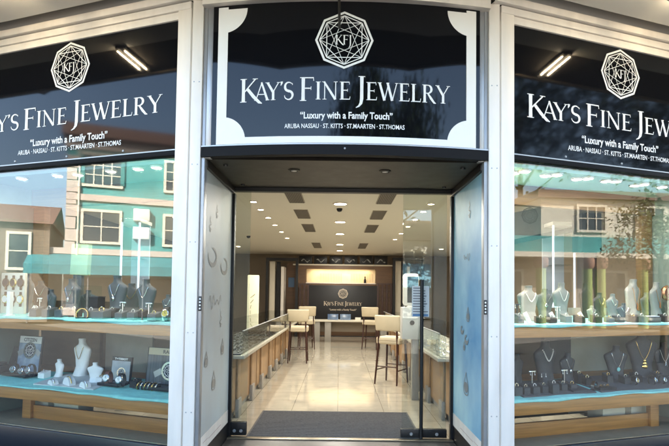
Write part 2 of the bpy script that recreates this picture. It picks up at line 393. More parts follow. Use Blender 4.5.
BOWX, BOW = 1.22, .14
def bow(p):
    x = p.x-XC; return (p.x, p.y-BOW*(1-(x/BOWX)**2), p.z)
def strip(mb, x0, x1, y0, y1, z0, z1, n=24):
    rings = []
    for i in range(n+1):
        x = x0+(x1-x0)*i/n; rings.append([(x, y0, z0), (x, y1, z0), (x, y1, z1), (x, y0, z1)])
    return mb.loft(rings)
t = thing('facade_header', 'bowed cream white trim above the entrance sign', 'header')
strip(MB(), XC-1.21, XC+1.21, 4.44, 4.56, 3.945, 4.02).map(bow).build('lower_trim', ALU, t)
strip(MB(), XC-1.27, XC+1.27, 4.40, 4.56, 4.035, 4.16).map(bow).build('upper_trim', ALU, t)
strip(MB(), XC-1.25, XC+1.25, 4.45, 4.56, 4.02, 4.035).map(bow).build('groove', DARKBR, t)
for s in (-1, 1):
    t = thing('facade_header', 'cream white layered trim above sign over window of '+('white busts and watch posters' if s < 0 else 'charcoal busts'), 'header', wbase(s), wrot(s))
    X = lambda a, b: sorted((s*a, s*b))
    bx('lower_trim', ALU, t, *X(.0, 2.75), -.02, .10, 3.86, 3.925, r=.003)
    bx('middle_trim', ALU, t, *X(.0, 2.75), -.035, .10, 3.929, 3.99, r=.003)
    bx('groove', DARKBR, t, *X(.0, 2.75), -.015, .10, 3.99, 4.003)
    bx('upper_trim', ALU, t, *X(-.06, 2.75), -.06, .10, 4.003, 4.065, r=.003)
    bx('fascia_shade_band', SOFFG, t, *X(-.06, 3.2), -.04, .10, 4.065, 4.165)  # painted shadow band between trim and soffit
    e = thing('end_post', 'white aluminium end post of the window of '+('white busts' if s < 0 else 'charcoal busts'), 'post', wbase(s), wrot(s))
    bx('aluminium_strip', ALU, e, *X(2.58, 2.74), -.03, .09, 0, 3.855, r=.004)

# entrance sign
sg = thing('shop_sign', 'black bowed shop sign with white scalloped border above the entrance', 'shop sign', group='black shop signs with white serif lettering')
YS = 4.50
strip(MB(), XC-1.12, XC+1.13, YS, YS+.05, 2.70, 3.95).map(bow).build('board', SIGNB, sg)
bd = MB(); zb, zt, xl, xr, bw = 2.765, 3.93, XC-1.075, XC+1.095, .085
strip(bd, xl, xr, YS-.004, YS-.002, zb, zb+.055)
bd.box(xl, xl+bw, YS-.004, YS-.002, zb+.055, zt); bd.box(xr-bw, xr, YS-.004, YS-.002, zb+.055, zt)
def quarter(cx, cz, sx, sz, rr=.20):
    P = [(cx, cz)]+[(cx+sx*rr*math.cos(a), cz+sz*rr*math.sin(a)) for a in [k*math.pi/24 for k in range(13)]]
    for y in (YS-.0042,): bd.face([(p[0], y, p[1]) for p in P])
for cx, cz, a, c in ((xl+.05, zb+.03, 1, 1), (xr-.05, zb+.03, -1, 1), (xl+.05, zt-.02, 1, -1), (xr-.05, zt-.02, -1, -1)): quarter(cx, cz, a, c)
bd.map(bow).build('border', WHITEL, sg, smooth=False)
lt = MB(); add_serif_line(lt, ["KAY'S", 'FINE', 'JEWELRY'], XC+.0, 3.122, .186, 1.745, YS-.004); lt.map(bow).build('lettering', WHITEL, sg, smooth=False)
em = MB(); add_emblem(em, XC-.015, 3.618, .24, YS-.004); em.map(bow).build('emblem', WHITEL, sg, smooth=False)
tl = MB(); add_text(tl, '“Luxury with a Family Touch”', .078, XC+.01, 2.966, YS-.004, .0018, .757); tl.map(bow).build('tagline', WHITEL, sg, smooth=False)
tl = MB(); add_text(tl, 'ARUBA NASSAU · ST. KITTS · ST.MAARTEN · ST.THOMAS', .053, XC-.005, 2.886, YS-.004, .0006, .985); tl.map(bow).build('island_names', WHITEL, sg, smooth=False)
rl = MB(); strip(rl, XC-1.20, XC+1.20, YS-.02, YS+.06, 2.665, 2.745); rl.map(bow).build('bottom_rail', MATTEB, sg)
rl = MB(); strip(rl, XC-1.20, XC+1.20, YS-.026, YS-.014, 2.747, 2.757); rl.map(bow).build('rail_edge', ALUG, sg)
sc = MB(); sc.lathe([(.009, 0), (.006, .005)], 10, Matrix.Translation((XC, YS-.022, 2.715)) @ Matrix.Rotation(R(90), 4, 'X')); sc.map(bow).build('screw', ALUG, sg)
for s in (-1, 1):
    x = sorted((XC+s*1.125, XC+s*1.172)); o = thing('sign_channel', 'grey metal channel beside entrance sign, '+('watch window' if s < 0 else 'charcoal bust window')+' side', 'trim', (0, 0, 0))
    bx('channel', ALUG, o, x[0], x[1], YS+.0, YS+.06, 2.66, 3.945, r=.003)
# thin rod hanging before the sign
rd = MB(); p = at(339.5, 28, 4.22); rd.tube([(p.x, 4.22, p.z), (p.x-.01, 4.22, 4.06)], .011, 8)
tag(rd.build('hanging_rod', DARKBR), 'thin dark rod hanging down before emblem of the entrance sign', 'rod')

# window signs
for s in (-1, 1):
    nm = 'window of watch posters and white busts' if s < 0 else 'window of charcoal necklace busts'
    sg = thing('shop_sign', 'plain edged black shop sign above the '+nm, 'shop sign', wbase(s), wrot(s), 'black shop signs with white serif lettering')
    X = lambda a, b: sorted((s*a, s*b)); cx = s*1.345
    bx('board', SIGNB, sg, *X(.112, 2.58), .0, .05, 2.745, 3.86)
    y = -.003
    lt = MB(); add_serif_line(lt, ["KAY'S", 'FINE', 'JEWELRY'], s*1.418, 3.082 if s < 0 else 3.09, .195, 2.265, y); lt.build('lettering', WHITEL, sg, smooth=False)
    em = MB(); add_emblem(em, cx, 3.615, .236, y); em.build('emblem', WHITEL, sg, smooth=False)
    tl = MB(); add_text(tl, '“Luxury with a Family Touch”', .092, cx, 2.906 if s < 0 else 2.922, y, .002, .93); tl.build('tagline', WHITEL, sg, smooth=False)
    tl = MB(); add_text(tl, 'ARUBA · NASSAU · ST. KITTS · ST.MAARTEN · ST.THOMAS', .062, cx, 2.832 if s < 0 else 2.838, y, .0008, 1.24); tl.build('island_names', WHITEL, sg, smooth=False)
    bx('bottom_rail', MATTEB, sg, *X(.13, 2.58), -.025, .06, 2.69, 2.738, r=.004)
    bx('rail_edge', ALUG, sg, *X(.13, 2.58), -.03, -.0255, 2.730, 2.740)
    for u in (.7, 1.35, 2.0): MB().lathe([(.011, 0), (.008, .005)], 10, Matrix.Translation((s*u, -.001, 2.775)) @ Matrix.Rotation(R(90), 4, 'X')).build('rivet', ALUG, sg)

# ------------------------------------------------------------------ windows and display cabinets
SH = {(-1, 'up'): (1.265, 1.161), (-1, 'lo'): (.614, .499), (1, 'up'): (1.288, 1.183), (1, 'lo'): (.650, .527)}
SL = {'up': .06, 'lo': .125}
def uin(w, lo=.135): return max(lo, .364*w-.045)
def trap(mb, s, u1, w0, w1, z0, z1, lo=.135):
    return mb.loft([[(s*uin(w0, lo), w0, z), (s*u1, w0, z), (s*u1, w1, z), (s*uin(w1, lo), w1, z)] for z in (z0, z1)])
def shelf_z(s, lv, w): return SH[(s, lv)][0]+.008+max(0, w-.06)*SL[lv]
for s in (-1, 1):
    nm = 'reflecting the teal house' if s < 0 else 'reflecting the lime columns'
    X = lambda a, b: sorted((s*a, s*b))
    wn = thing('shop_window', 'large shop window pane '+nm+', black base below', 'shop window', wbase(s), wrot(s))
    bx('pane', WGLASS if s > 0 else glass('reflective_window_glass', .092, .9, (.96, .985, .975)), wn, *X(.132, 2.578), .012, .022, .255, 2.688)
    bx('base_panel', mat('navy_base', (.012, .015, .022), .3), wn, *X(.132, 2.578), -.01, .04, .0, .250, r=.004)
    cb = thing('display_cabinet', 'built-in maple window display cabinet behind pane '+nm, 'display cabinet', wbase(s), wrot(s))
    trap(MB(), s, 2.56, .04, .80, 2.645, 2.675, .10).build('ceiling_panel', MINT if s > 0 else mat('mint_ceiling_dimmed', (.30, .40, .37), .7), cb, smooth=False)  # watch window gets a dimmed ceiling colour so the reflection stands out
    bx('head_beam', mat('beam_wood_dimmed', (.17, .095, .036), .5, var=.35, vscale=4, stretch=(.5, 2, 14)), cb, *X(.36, 2.56), .64, .72, 2.445, 2.645, r=.003)  # cabinet wood with its colour darkened to offset the nearby downlights
    bx('upright', MATS['beam_wood_dimmed'], cb, *X(2.33, 2.49), .64, .72, 1.40, 2.445, r=.003)
    if s < 0: bx('upright', MATS['beam_wood_dimmed'], cb, *X(.36, .44), .64, .72, 1.40, 2.445, r=.003)
    for lv in ('up', 'lo'):
        zt, zb2 = SH[(s, lv)]
        d = MB(); k = SL[lv]
        d.loft([[(s*uin(.05), .05, zb2), (s*uin(.05), .05, zt), (s*uin(.8), .80, zt+.74*k), (s*uin(.8), .80, zb2)], [(s*2.55, .05, zb2), (s*2.55, .05, zt), (s*2.55, .80, zt+.74*k), (s*2.55, .80, zb2)]])
        d.build('upper_shelf' if lv == 'up' else 'lower_shelf', WOOD, cb, smooth=False)
        bx('shelf_lip', WOOD, cb, *X(.135, 2.55), .042, .0495, zb2-.002, zt-.012, r=.002)
    BK = mat('cabinet_back_brown', (.15, .10, .06), .6, var=.3, vscale=2.5, stretch=(1, 1, 4))
    bx('lower_back_panel', BK, cb, *X(.30, 1.46 if s > 0 else 2.50), .802, .83, .30, 1.42)
    if s > 0: bx('pale_back_panel', mat('cabinet_back_grey', (.34, .34, .29), .6, var=.1), cb, *X(1.462, 2.50), .802, .83, .30, 1.42)
    bx('back_stile', V_DARK if s > 0 else WOODD, cb, *X(1.12, 1.46) if s > 0 else X(1.62, 1.75), .76, .801, .62, 1.20)
    if s < 0: bx('back_curtain', GREYP, cb, *X(.95, 1.55), .77, .80, .62, 1.20)
    bx('plank', WOOD, cb, *X(.15, 2.0), .30, .325, .256, .385, r=.003)
    bx('low_upright', WOOD, cb, *X(2.0, 2.11), .27, .325, .256, .50, r=.003)
    trap(MB(), s, 2.55, .03, .80, .236, .256, .10).build('cabinet_floor', mat('cabinet_floor_beige', (.34, .27, .18), .6, var=.2), cb, smooth=False)
    bx('end_panel', mat('end_panel_mirror_tint', (.20, .25, .215), .6, var=.15), cb, *X(2.53, 2.56), .06, .80, .26, 2.64)  # green-grey of the mirrored houses put into the panel colour
    MB().loft([[(s*(uin(.07, .0)+.03+.012), .07, z), (s*(uin(.07, .0)+.05+.012), .07, z), (s*(uin(.8)+.03), .80, z), (s*(uin(.8)+.01), .80, z)] for z in (.257, 2.644)]).build('inner_end_panel', CREAMB, cb, smooth=False)
    for lv in ('up', 'lo'):
        zt = SH[(s, lv)][0]
        def cloth(a, b2, s=s, lv=lv):
            wv = (.74 if lv == 'up' else .56)*b2; ui = uin(wv, .14)+.004; u = ui+(2.52-ui)*a
            if b2 < .10:
                dz = shelf_z(s, lv, .06)-.002 - (.020+.008*math.sin(u*3.1)+.005*math.sin(u*11+1))*(1-b2/.10)
                return (s*u, .035-.003*math.sin(u*23), dz)
            wv = .035+(b2-.10)/.90*((.74 if lv == 'up' else .56)-.035)
            return (s*u, wv, shelf_z(s, lv, wv)-.003+.004*math.sin(u*9+wv*7)*math.sin(wv*15))
        o = MB().grid(cloth, 90, 25).build('shelf_cloth', TEAL, None, wbase(s), wrot(s))
        md = o.modifiers.new('thick', 'SOLIDIFY'); md.thickness = .003; md.offset = 1
        tag(o, 'rumpled teal cloth spread over the '+('upper' if lv == 'up' else 'lower')+' shelf of the window '+nm, 'cloth', 'teal cloths lining the window shelves')
for px0, px1, wa, wb, lb in ((509, 580, .10, .52, 'grey felt display board under pearl bust and ring blocks'), (585, 680, .10, .58, 'grey felt display board under turquoise and gold pendant busts')):
    u0, _ = wat(1, px0, 390, .3); u1, _ = wat(1, px1, 390, .3); u0 = max(u0, .20)
    o = MB().loft([[(u0, wa, shelf_z(1, 'lo', wa)+z), (u1, wa, shelf_z(1, 'lo', wa)+z), (u1, wb, shelf_z(1, 'lo', wb)+z), (u0, wb, shelf_z(1, 'lo', wb)+z)] for z in (-.002, .008)]).build('display_board', mat('grey_felt', (.10, .10, .105), .9, var=.2), None, wbase(1), WA, smooth=False)
    tag(o, lb, 'display board', 'grey boards on the lower shelf')
for px0, px1, wa, wb, lb in ((49, 108, .12, .50, 'white display board under the white busts and ramps'),):
    u1, _ = wat(-1, px0, 385, .3); u0, _ = wat(-1, px1, 385, .3)
    o = MB().loft([[(-u0, wa, shelf_z(-1, 'lo', wa)+z), (-u1, wa, shelf_z(-1, 'lo', wa)+z), (-u1, wb, shelf_z(-1, 'lo', wb)+z), (-u0, wb, shelf_z(-1, 'lo', wb)+z)] for z in (-.002, .008)]).build('display_board', mat('white_felt', (.62, .62, .60), .9, var=.1), None, wbase(-1), -WA, smooth=False)
    tag(o, lb, 'display board')
# boxes stored beneath the charcoal-bust window
for (x0, x1, dz, lb) in ((595, 617, .07, 'cream storage box on the cabinet floor below the charcoal busts, wider one'), (623, 640, .06, 'small cream storage box on the cabinet floor beside the wider box')):
    a, _ = wat(1, x0, 410, .5); b2, _ = wat(1, x1, 410, .5); c = (a+b2)/2; h = (b2-a)/2
    t = thing('storage_box', lb, 'box', wing(1, c, .5, .256), WA, 'cream boxes under the lower shelf')
    bx('carton', CREAMB, t, -h, h, -.1, .1, 0, .16+dz, r=.004); bx('lid', CREAM, t, -h-.004, h+.004, -.104, .104, .135+dz, .165+dz, r=.004)
for (x0, x1, lb) in ((36, 56, 'cream storage box under lower shelf below the small white bust'), (62, 86, 'long cream storage box under lower shelf below the gold necklace bust')):
    a, _ = wat(-1, x0, 408, .5); b2, _ = wat(-1, x1, 408, .5); c = (a+b2)/2; h = abs(b2-a)/2
    t = thing('storage_box', lb, 'box', wing(-1, c, .5, .256), -WA, 'cream boxes under the lower shelf')
    bx('carton', CREAMB, t, -h, h, -.1, .1, 0, .16, r=.004); bx('lid', CREAM, t, -h-.004, h+.004, -.104, .104, .135, .165, r=.004)

# window downlights
R_L = [(514, 172), (532, 168), (546, 174.6), (565, 171.5), (577, 178), (597, 175), (606, 180), (626, 178), (635, 184.5), (655, 181), (662, 186)]
L_L = [(20, 177), (48, 172), (78, 173.5), (109, 169.5), (136, 167), (150, 164)]
ORD = ['first', 'second', 'third', 'fourth', 'fifth', 'sixth', 'seventh', 'eighth', 'ninth', 'tenth', 'eleventh', 'twelfth']
for s, pts in ((-1, L_L[::-1]), (1, R_L)):
    for i, q in enumerate(pts):
        d = ray(*q); p = d*((2.644-EYE)/d.z)+Vector((0, 0, EYE))
        ww = (p-wbase(s)).dot(wnor(s))
        if ww < .11: p += wnor(s)*(.11-ww)
        downlight((p.x, p.y, 2.643), .045, .34 if s < 0 else .5, 'round downlight in mint ceiling of window '+('reflecting teal house' if s < 0 else 'reflecting lime columns')+', '+ORD[i]+' from the door', 'downlights in the window ceilings', LAMPN, (1, .93, .80))

# ------------------------------------------------------------------ display pieces
SEC = [(0, .60, .46, .0), (.05, .58, .42, .0), (.25, .60, .28, .09), (.48, .78, .27, .12), (.64, .96, .27, .11), (.72, 1.0, .26, .10), (.77, .90, .25, .10), (.815, .60, .24, .10), (.85, .36, .24, .09), (.90, .26, .22, .07), (.95, .25, .21, .06), (1.0, .28, .23, .05)]
def sec(z):
    for a, b in zip(SEC, SEC[1:]):
        if z <= b[0]:
            t = (z-a[0])/(b[0]-a[0]); return [a[k]+(b[k]-a[k])*t for k in (1, 2, 3)]
    return SEC[-1][1:]
def bust(loc, rz, H, Wd, m, label, group, necklace=None, capm=None):
    t = thing('necklace_bust', label, 'necklace bust', loc, rz, group)
    rings = []
    for i in range(29):
        z = i/28; a, b2, c = sec(z); e = 2.3
        rings.append([(Wd*a*math.copysign(abs(math.cos(q))**(2/e), math.cos(q)), Wd*(c+b2*math.copysign(abs(math.sin(q))**(2/e), math.sin(q))), z*H) for q in [2*math.pi*k/28 for k in range(28)]])
    MB().loft(rings).build('body', m, t)
    a, b2, c = sec(1.0)
    MB().lathe([(1, 0), (1, .006), (.001, .008)], 20, Matrix.Translation((0, Wd*c, H)) @ Matrix.Diagonal((Wd*a*.97, Wd*b2*.97, 1, 1))).build('neck_cap', capm or m, t)
    if necklace:
        nm, kind, drop = necklace
        def pt(tt, lift=.006):
            x = Wd*.50*tt; z = .80-drop*(1-abs(tt)**1.6); a, b2, c = sec(z)
            xx = min(.97, abs(x)/(Wd*a)); return Vector((x, Wd*(c-b2*(1-xx**2.3)**(1/2.3))-lift, z*H))
        if kind == 'beads':
            n = MB()
            for k in range(23): n.ball(pt(-1+2*k/22), Wd*.045)
            n.build('necklace', nm, t)
        else:
            MB().tube([pt(-1+2*k/24) for k in range(25)], Wd*.019, 6).build('necklace', nm, t)
        if kind not in ('beads', 'chain'):
            p = pt(0, .012)
            pm = {'turq': TURQ, 'gold': GOLD, 'silver': SILVER, 'copper': COPPER, 'cluster': SILVER}[kind]
            d = MB()
            if kind == 'gold':
                for k, (r_, dz) in enumerate(((.10, -.08), (.15, -.26), (.20, -.45))): d.ball((p.x, p.y, p.z+Wd*dz), Wd*r_, 9, (1, .35, .8))
            elif kind in ('cluster', 'copper'):
                for k in range(9): d.ball((p.x+Wd*.12*math.cos(k*2.4)*(k/9), p.y, p.z-Wd*.05*k), Wd*.06)
            else: d.ball((p.x, p.y, p.z-Wd*.16), Wd*.17, 9, (.9, .35, 1))
            d.build('pendant', pm, t)
    return t
def spot(s, lv, px, w):
    """foot of a piece on a shelf: depth behind the glass plus its bearing"""
    u, z = wat(s, px, 300, w); p = wing(s, u, w, shelf_z(s, lv, w)-.002); return p
def dist(p): return p.y
def px2m(p, n): return n*p.y/FPX
G_L = 'grey necklace busts on the upper shelf'; G_W = 'white necklace busts'; G_P = 'pale necklace busts on the upper shelf'; G_D = 'charcoal necklace busts on the lower shelf'
BUSTS = [
 (-1, 'up', 27, .42, 38, 17, V_GREY, -.25, (SILVER, 'chain', .25), 'grey necklace bust beside the round watch board', G_L),
 (-1, 'up', 51, .40, 24, 14, V_GREY, -.3, (SILVER, 'chain', .25), 'small grey necklace bust, lowest on the upper shelf beneath the cream card', G_L),
 (-1, 'up', 71, .42, 35, 25, V_GREY, -.3, (SILVER, 'silver', .3), 'broad grey necklace bust with small pendant in front of the cream card', G_L),
 (-1, 'up', 116, .40, 40, 26, V_GREY, -.25, (SILVER, 'silver', .3), 'broad grey bust with fine chain beside the black column block', G_L),
 (-1, 'up', 145, .42, 37, 25, V_GREY, -.25, (SILVER, 'chain', .28), 'broad grey bust between two earring stands', G_L),
 (-1, 'up', 168, .45, 22, 16, V_GREY, -.2, (SILVER, 'chain', .28), 'small grey bust half hidden by the white post, above the dark watch', G_L),
 (-1, 'lo', 61, .40, 17, 14, V_WHITE, -.35, None, 'small bare white bust beside the tall watch poster', G_W),
 (-1, 'lo', 83, .50, 36, 23, V_WHITE, -.25, (GOLD, 'chain', .34), 'tall white bust wearing a gold chain', G_W),
 (-1, 'lo', 97, .33, 19, 15, V_WHITE, .15, None, 'small bare white bust next to the dark round-dial poster', G_W),
 (1, 'up', 529, .36, 34, 25, V_PALE, .2, (PEARL, 'beads', .25), 'broad pale bust with pearl necklace nearest the door', G_P),
 (1, 'up', 562, .40, 36, 21, V_PALE, .2, (PEARL, 'chain', .28), 'pale bust with light chain, before the lit glass cabinet', G_P),
 (1, 'up', 586, .55, 34, 16, V_BLACK, .2, None, 'black velvet bust without necklace on upper shelf', G_P),
 (1, 'up', 592, .25, 15, 12, V_PALE, .2, (SILVER, 'chain', .25), 'tiny pale bust in front of the black velvet bust', G_P),
 (1, 'up', 613, .40, 25, 16, V_PALE, .2, (SILVER, 'chain', .25), 'small pale bust on upper shelf before a reflected window', G_P),
 (1, 'up', 634, .44, 39, 24, V_PALE, .3, (COPPER, 'copper', .42), 'tall pale bust with long copper pendant', G_P),
 (1, 'up', 657, .44, 36, 20, V_PALE, .3, (COPPER, 'copper', .36), 'pale bust with copper cluster next to bronze round clock', G_P),
 (1, 'lo', 518, .50, 28, 14, V_DARK, .2, None, 'bare charcoal bust tucked against the white post', G_D),
 (1, 'lo', 546, .44, 42, 28, V_DARK, .25, (PEARL, 'beads', .26), 'largest charcoal bust wearing a pearl necklace', G_D),
 (1, 'lo', 568, .42, 30, 20, V_DARK, .25, (SILVER, 'silver', .32), 'medium charcoal bust with thin silver pendant chain', G_D),
 (1, 'lo', 616, .45, 33, 21, V_DARK, -.25, (SILVER, 'turq', .42), 'charcoal bust with round turquoise pendant', G_D),
 (1, 'lo', 642, .50, 44, 27, V_DARK, -.3, (GOLD, 'gold', .40), 'tall charcoal bust with tiered gold pendant', G_D),
 (1, 'lo', 663, .50, 32, 18, V_DARK, -.2, (PEARL, 'cluster', .36), 'charcoal bust with pale cluster pendant at the end of the shelf', G_D),
 (-1, 'up', 88, .62, 22, 16, V_GREY, .2, (SILVER, 'chain', .28), 'small grey bust behind the gold cuff and clear riser', G_L),
 (-1, 'up', 131, .62, 30, 20, V_GREY, .25, (GOLD, 'chain', .30), 'grey bust with gold chain set back between two broad grey busts', G_L),
 (-1, 'up', 40, .60, 30, 18, V_DARK, .2, (SILVER, 'chain', .28), 'dark bust set back behind the small bust under the cream card', G_L),
 (1, 'up', 545, .60, 28, 18, V_GREY, -.2, (SILVER, 'silver', .30), 'grey bust set back behind the two leaning pale cards', G_P),
 (1, 'up', 600, .60, 24, 16, V_DARK, .2, (GOLD, 'chain', .30), 'dark bust with gold chain behind the tiny pale bust', G_P),
 (1, 'up', 624, .20, 18, 13, V_GREY, -.2, (SILVER, 'chain', .28), 'small grey bust just before the copper pendant bust', G_P),
 (1, 'up', 647, .60, 24, 16, V_GREY, .2, (SILVER, 'chain', .28), 'grey bust set back between the two copper necklace busts', G_P),
]
for s, lv, px, w, h, wd, m, tr, nk, lb, g in BUSTS:
    p = spot(s, lv, px, w); bust(p, wrot(s)+tr, px2m(p, h), px2m(p, wd)*.60, m, lb, g, nk)

def ring_block(s, lv, px, w, bw, bh, m, metal, label, tilt=0.0):
    p = spot(s, lv, px, w); t = thing('ring_block', label, 'ring holder', p, wrot(s)+tilt, 'leatherette ring blocks')
    W2, H2 = px2m(p, bw)/2, px2m(p, bh)
    MB().loft([[(-W2, -W2, 0), (W2, -W2, 0), (W2, W2, 0), (-W2, W2, 0)], [(-W2, -W2, H2*.72), (W2, -W2, H2*.72), (W2, W2, H2), (-W2, W2, H2)]]).build('block', m, t, smooth=False)
    c = Vector((0, -W2*.2, H2*.86+.004)); r_ = W2*.42
    MB().tube([c+Vector((r_*math.cos(a), .1*r_*math.sin(a), r_*math.sin(a)*.9)) for a in [2*math.pi*k/14 for k in range(14)]], r_*.16, 6, True).build('ring', metal, t)
    MB().ball(c+Vector((0, 0, r_*.95)), r_*.3).build('stone', PEARL, t)
RB = [
 (-1, 'up', 37, .16, 9, 10, V_GREY, SILVER, 'grey ring block beside the tilted white card'),
 (-1, 'up', 50, .15, 10, 10, V_GREY, SILVER, 'grey ring block under the small grey bust'),
 (-1, 'up', 62, .15, 9, 10, V_GREY, GOLD, 'grey ring block beside the gold cuff'),
 (-1, 'up', 103, .16, 14, 10, V_GREY, GOLD, 'wide grey ring block at foot of the black column block'),
 (-1, 'up', 122, .15, 9, 9, V_GREY, SILVER, 'grey ring block below the first earring stand'),
 (-1, 'up', 134, .15, 9, 10, V_GREY, PEARL, 'grey ring block between the two broad busts by the post'),
 (-1, 'up', 155, .15, 10, 9, V_GREY, GOLD, 'grey ring block beside the yellow and black watch'),
 (1, 'lo', 516, .18, 9, 11, V_DARK, SILVER, 'charcoal ring block against the white post, first of the row'),
 (1, 'lo', 525, .17, 7, 10, V_DARK, SILVER, 'charcoal ring block second along the row from the white post'),
 (1, 'lo', 534, .17, 8, 10, V_DARK, PEARL, 'charcoal ring block third along the row, below the pearl bust'),
 (1, 'lo', 543, .18, 7, 10, V_DARK, SILVER, 'charcoal ring block fourth along the row, below the pearl bust'),
 (1, 'lo', 553, .15, 8, 13, V_DARK, PEARL, 'tallest charcoal ring block, in front of the pearl bust'),
 (1, 'lo', 562, .22, 7, 9, V_DARK, SILVER, 'charcoal ring block below the thin silver chain bust'),
 (1, 'lo', 571, .22, 8, 8, V_DARK, GOLD, 'low charcoal ring block at the end of the row'),
 (1, 'lo', 586, .34, 8, 9, V_BLACK, SILVER, 'black ring block behind the black ring tray and silver cuff'),
 (1, 'lo', 607, .36, 7, 10, V_DARK, GOLD, 'charcoal ring block just before the turquoise pendant bust'),
 (1, 'lo', 635, .34, 8, 9, V_BLACK, PEARL, 'black ring block close before the gold pendant bust'),
 (1, 'lo', 656, .34, 8, 9, V_DARK, GOLD, 'charcoal ring block before the pale cluster pendant bust'),
 (1, 'lo', 578, .40, 7, 12, V_BLACK, SILVER, 'tall black ring block behind the sloping charcoal pad'),
 (-1, 'lo', 47, .34, 8, 7, V_WHITE, SILVER, 'white ring block between tall watch poster and small white bust'),
 (-1, 'lo', 104, .34, 8, 7, V_WHITE, GOLD, 'white ring block between small white bust and dark round-dial poster'),
 (-1, 'lo', 138, .30, 8, 8, V_BLACK, SILVER, 'black ring block between grey poster and dark striped poster'),
 (1, 'lo', 624, .30, 8, 9, V_DARK, SILVER, 'charcoal block between turquoise and gold pendant busts'),
 (1, 'up', 540, .14, 8, 7, V_BLACK, SILVER, 'black ring block beneath the pearl necklace bust'),
 (1, 'up', 566, .14, 8, 9, V_PALE, SILVER, 'pale ring block in front of the lit glass cabinet'),
 (1, 'up', 551, .14, 8, 7, V_BLACK, PEARL, 'black ring block between two leaning pale cards'),
 (1, 'up', 579, .14, 8, 8, V_BLACK, GOLD, 'black ring block below the black velvet bust'),
 (1, 'up', 519, .14, 7, 10, V_GREY, SILVER, 'grey ring block next to white post on upper shelf'),
 (-1, 'up', 75, .24, 10, 9, V_BLACK, SILVER, 'black ring block behind the gold cuff'),
 (-1, 'up', 92, .22, 10, 9, V_GREY, PEARL, 'grey ring block between gold cuff and black column block'),
 (-1, 'up', 113, .24, 9, 10, V_BLACK, SILVER, 'black ring block at foot of the bust with fine chain'),
 (-1, 'up', 142, .20, 9, 10, V_BLACK, GOLD, 'black ring block at foot of broad bust between earring stands'),
 (1, 'up', 596, .15, 8, 8, V_BLACK, SILVER, 'black ring block right below the tiny pale bust'),
 (1, 'up', 618, .14, 8, 7, V_DARK, PEARL, 'dark ring block before small grey bust'),
 (1, 'up', 632, .14, 8, 8, V_BLACK, GOLD, 'black ring block below the copper pendant bust'),
 (1, 'up', 641, .15, 8, 8, V_GREY, SILVER, 'grey ring block beside the small dark jewel box'),
 (1, 'up', 664, .15, 8, 8, V_BLACK, SILVER, 'black ring block below the bronze clock'),
 (1, 'up', 609, .15, 7, 6, V_GREY, GOLD, 'small grey ring block under the clear riser'),
]
for q in RB: ring_block(*q[:8], q[8])
def leaning_card(s, px, w, hp, lb, lean):
    p = spot(s, 'up', px, w); h = px2m(p, hp); t = thing('display_card', lb, 'card', p, wrot(s), 'leaning pale jewellery cards')
    m = MB(); m.box(-.022, .022, -.004, .004, 0, h, r=.001, M=Matrix.Rotation(lean, 4, 'Y') @ Matrix.Rotation(R(-14), 4, 'X')); m.build('card', CREAMB, t)
    m = MB(); m.tube([(-.012, -.008, h*.75), (0, -.008, h*.45), (.012, -.008, h*.75)], .002, 5); m.map(lambda v: (Matrix.Rotation(lean, 3, 'Y') @ (Matrix.Rotation(R(-14), 3, 'X') @ v))); m.build('chain', SILVER, t)
leaning_card(1, 530, .13, 12, 'pale card leaning beside the grey ring block near the post', R(-22))
leaning_card(1, 556, .13, 12, 'pale card leaning below the light chain bust', R(-24))
leaning_card(1, 585, .13, 12, 'pale card leaning at foot of the tiny pale bust', R(-26))
leaning_card(-1, 29, .14, 12, 'white card leaning at foot of the bust by the watch board', R(28))
def earring_stand(s, lv, px, w, hp, m, lb):
    p = spot(s, lv, px, w); h = px2m(p, hp); t = thing('earring_stand', lb, 'earring stand', p, wrot(s), 'small T-shaped earring stands')
    MB().lathe([(.022, 0), (.022, .008), (.004, .012), (.004, .013)], 14).build('base', m, t)
    MB().tube([(0, 0, .01), (0, 0, h)], .005, 8).build('stem', m, t)
    bx('crossbar', m, t, -.035, .035, -.005, .005, h-.012, h, r=.002)
    for k in (-1, 1):
        MB().tube([(k*.024, -.007, h-.006), (k*.024, -.008, h-.03)], .002, 5).ball((k*.024, -.009, h-.034), .006).build('earring', PEARL, t)
earring_stand(-1, 'up', 40, .3, 17, SILVER, 'silver earring stand between the bust by the watch board and small bust')
earring_stand(-1, 'up', 123, .2, 17, SILVER, 'silver earring stand in front of the bust with fine chain')
earring_stand(-1, 'up', 149, .2, 17, SILVER, 'silver earring stand next to the dark watch and post')
earring_stand(1, 'lo', 532, .28, 19, SILVER, 'silver earring stand between bare bust and pearl bust')
earring_stand(1, 'lo', 543, .24, 18, V_DARK, 'charcoal earring stand in front of the pearl bust')
earring_stand(1, 'lo', 564, .26, 19, SILVER, 'silver earring stand at side of the silver chain bust')
earring_stand(1, 'up', 557, .18, 16, SILVER, 'silver earring stand beside lit glass cabinet')
earring_stand(1, 'up', 517, .24, 18, V_DARK, 'dark earring stand close against the white post')
def cuff(s, lv, px, w, rp, m, base, lb, name='bracelet'):
    p = spot(s, lv, px, w); r_ = px2m(p, rp)/2; t = thing(name, lb, 'bracelet', p, wrot(s)+.4)
    rings = []
    for k in range(21):
        a = R(-40+260*k/20); rings.append([(r_*math.cos(a)*q, d, r_*.75+r_*math.sin(a)*q) for q, d in ((1, -.014), (1.08, -.014), (1.08, .014), (1, .014))])
    MB().loft(rings).build('band', m, t)
    bx('pad', base, t, -r_*1.1, r_*1.1, -.025, .025, 0, .012, r=.003)
cuff(-1, 'up', 83, .14, 11, GOLD, V_BLACK, 'gold cuff on a black pad before the cream card')
cuff(1, 'lo', 594, .18, 10, SILVER, V_BLACK, 'silver cuff on black pad beside the black ring tray')
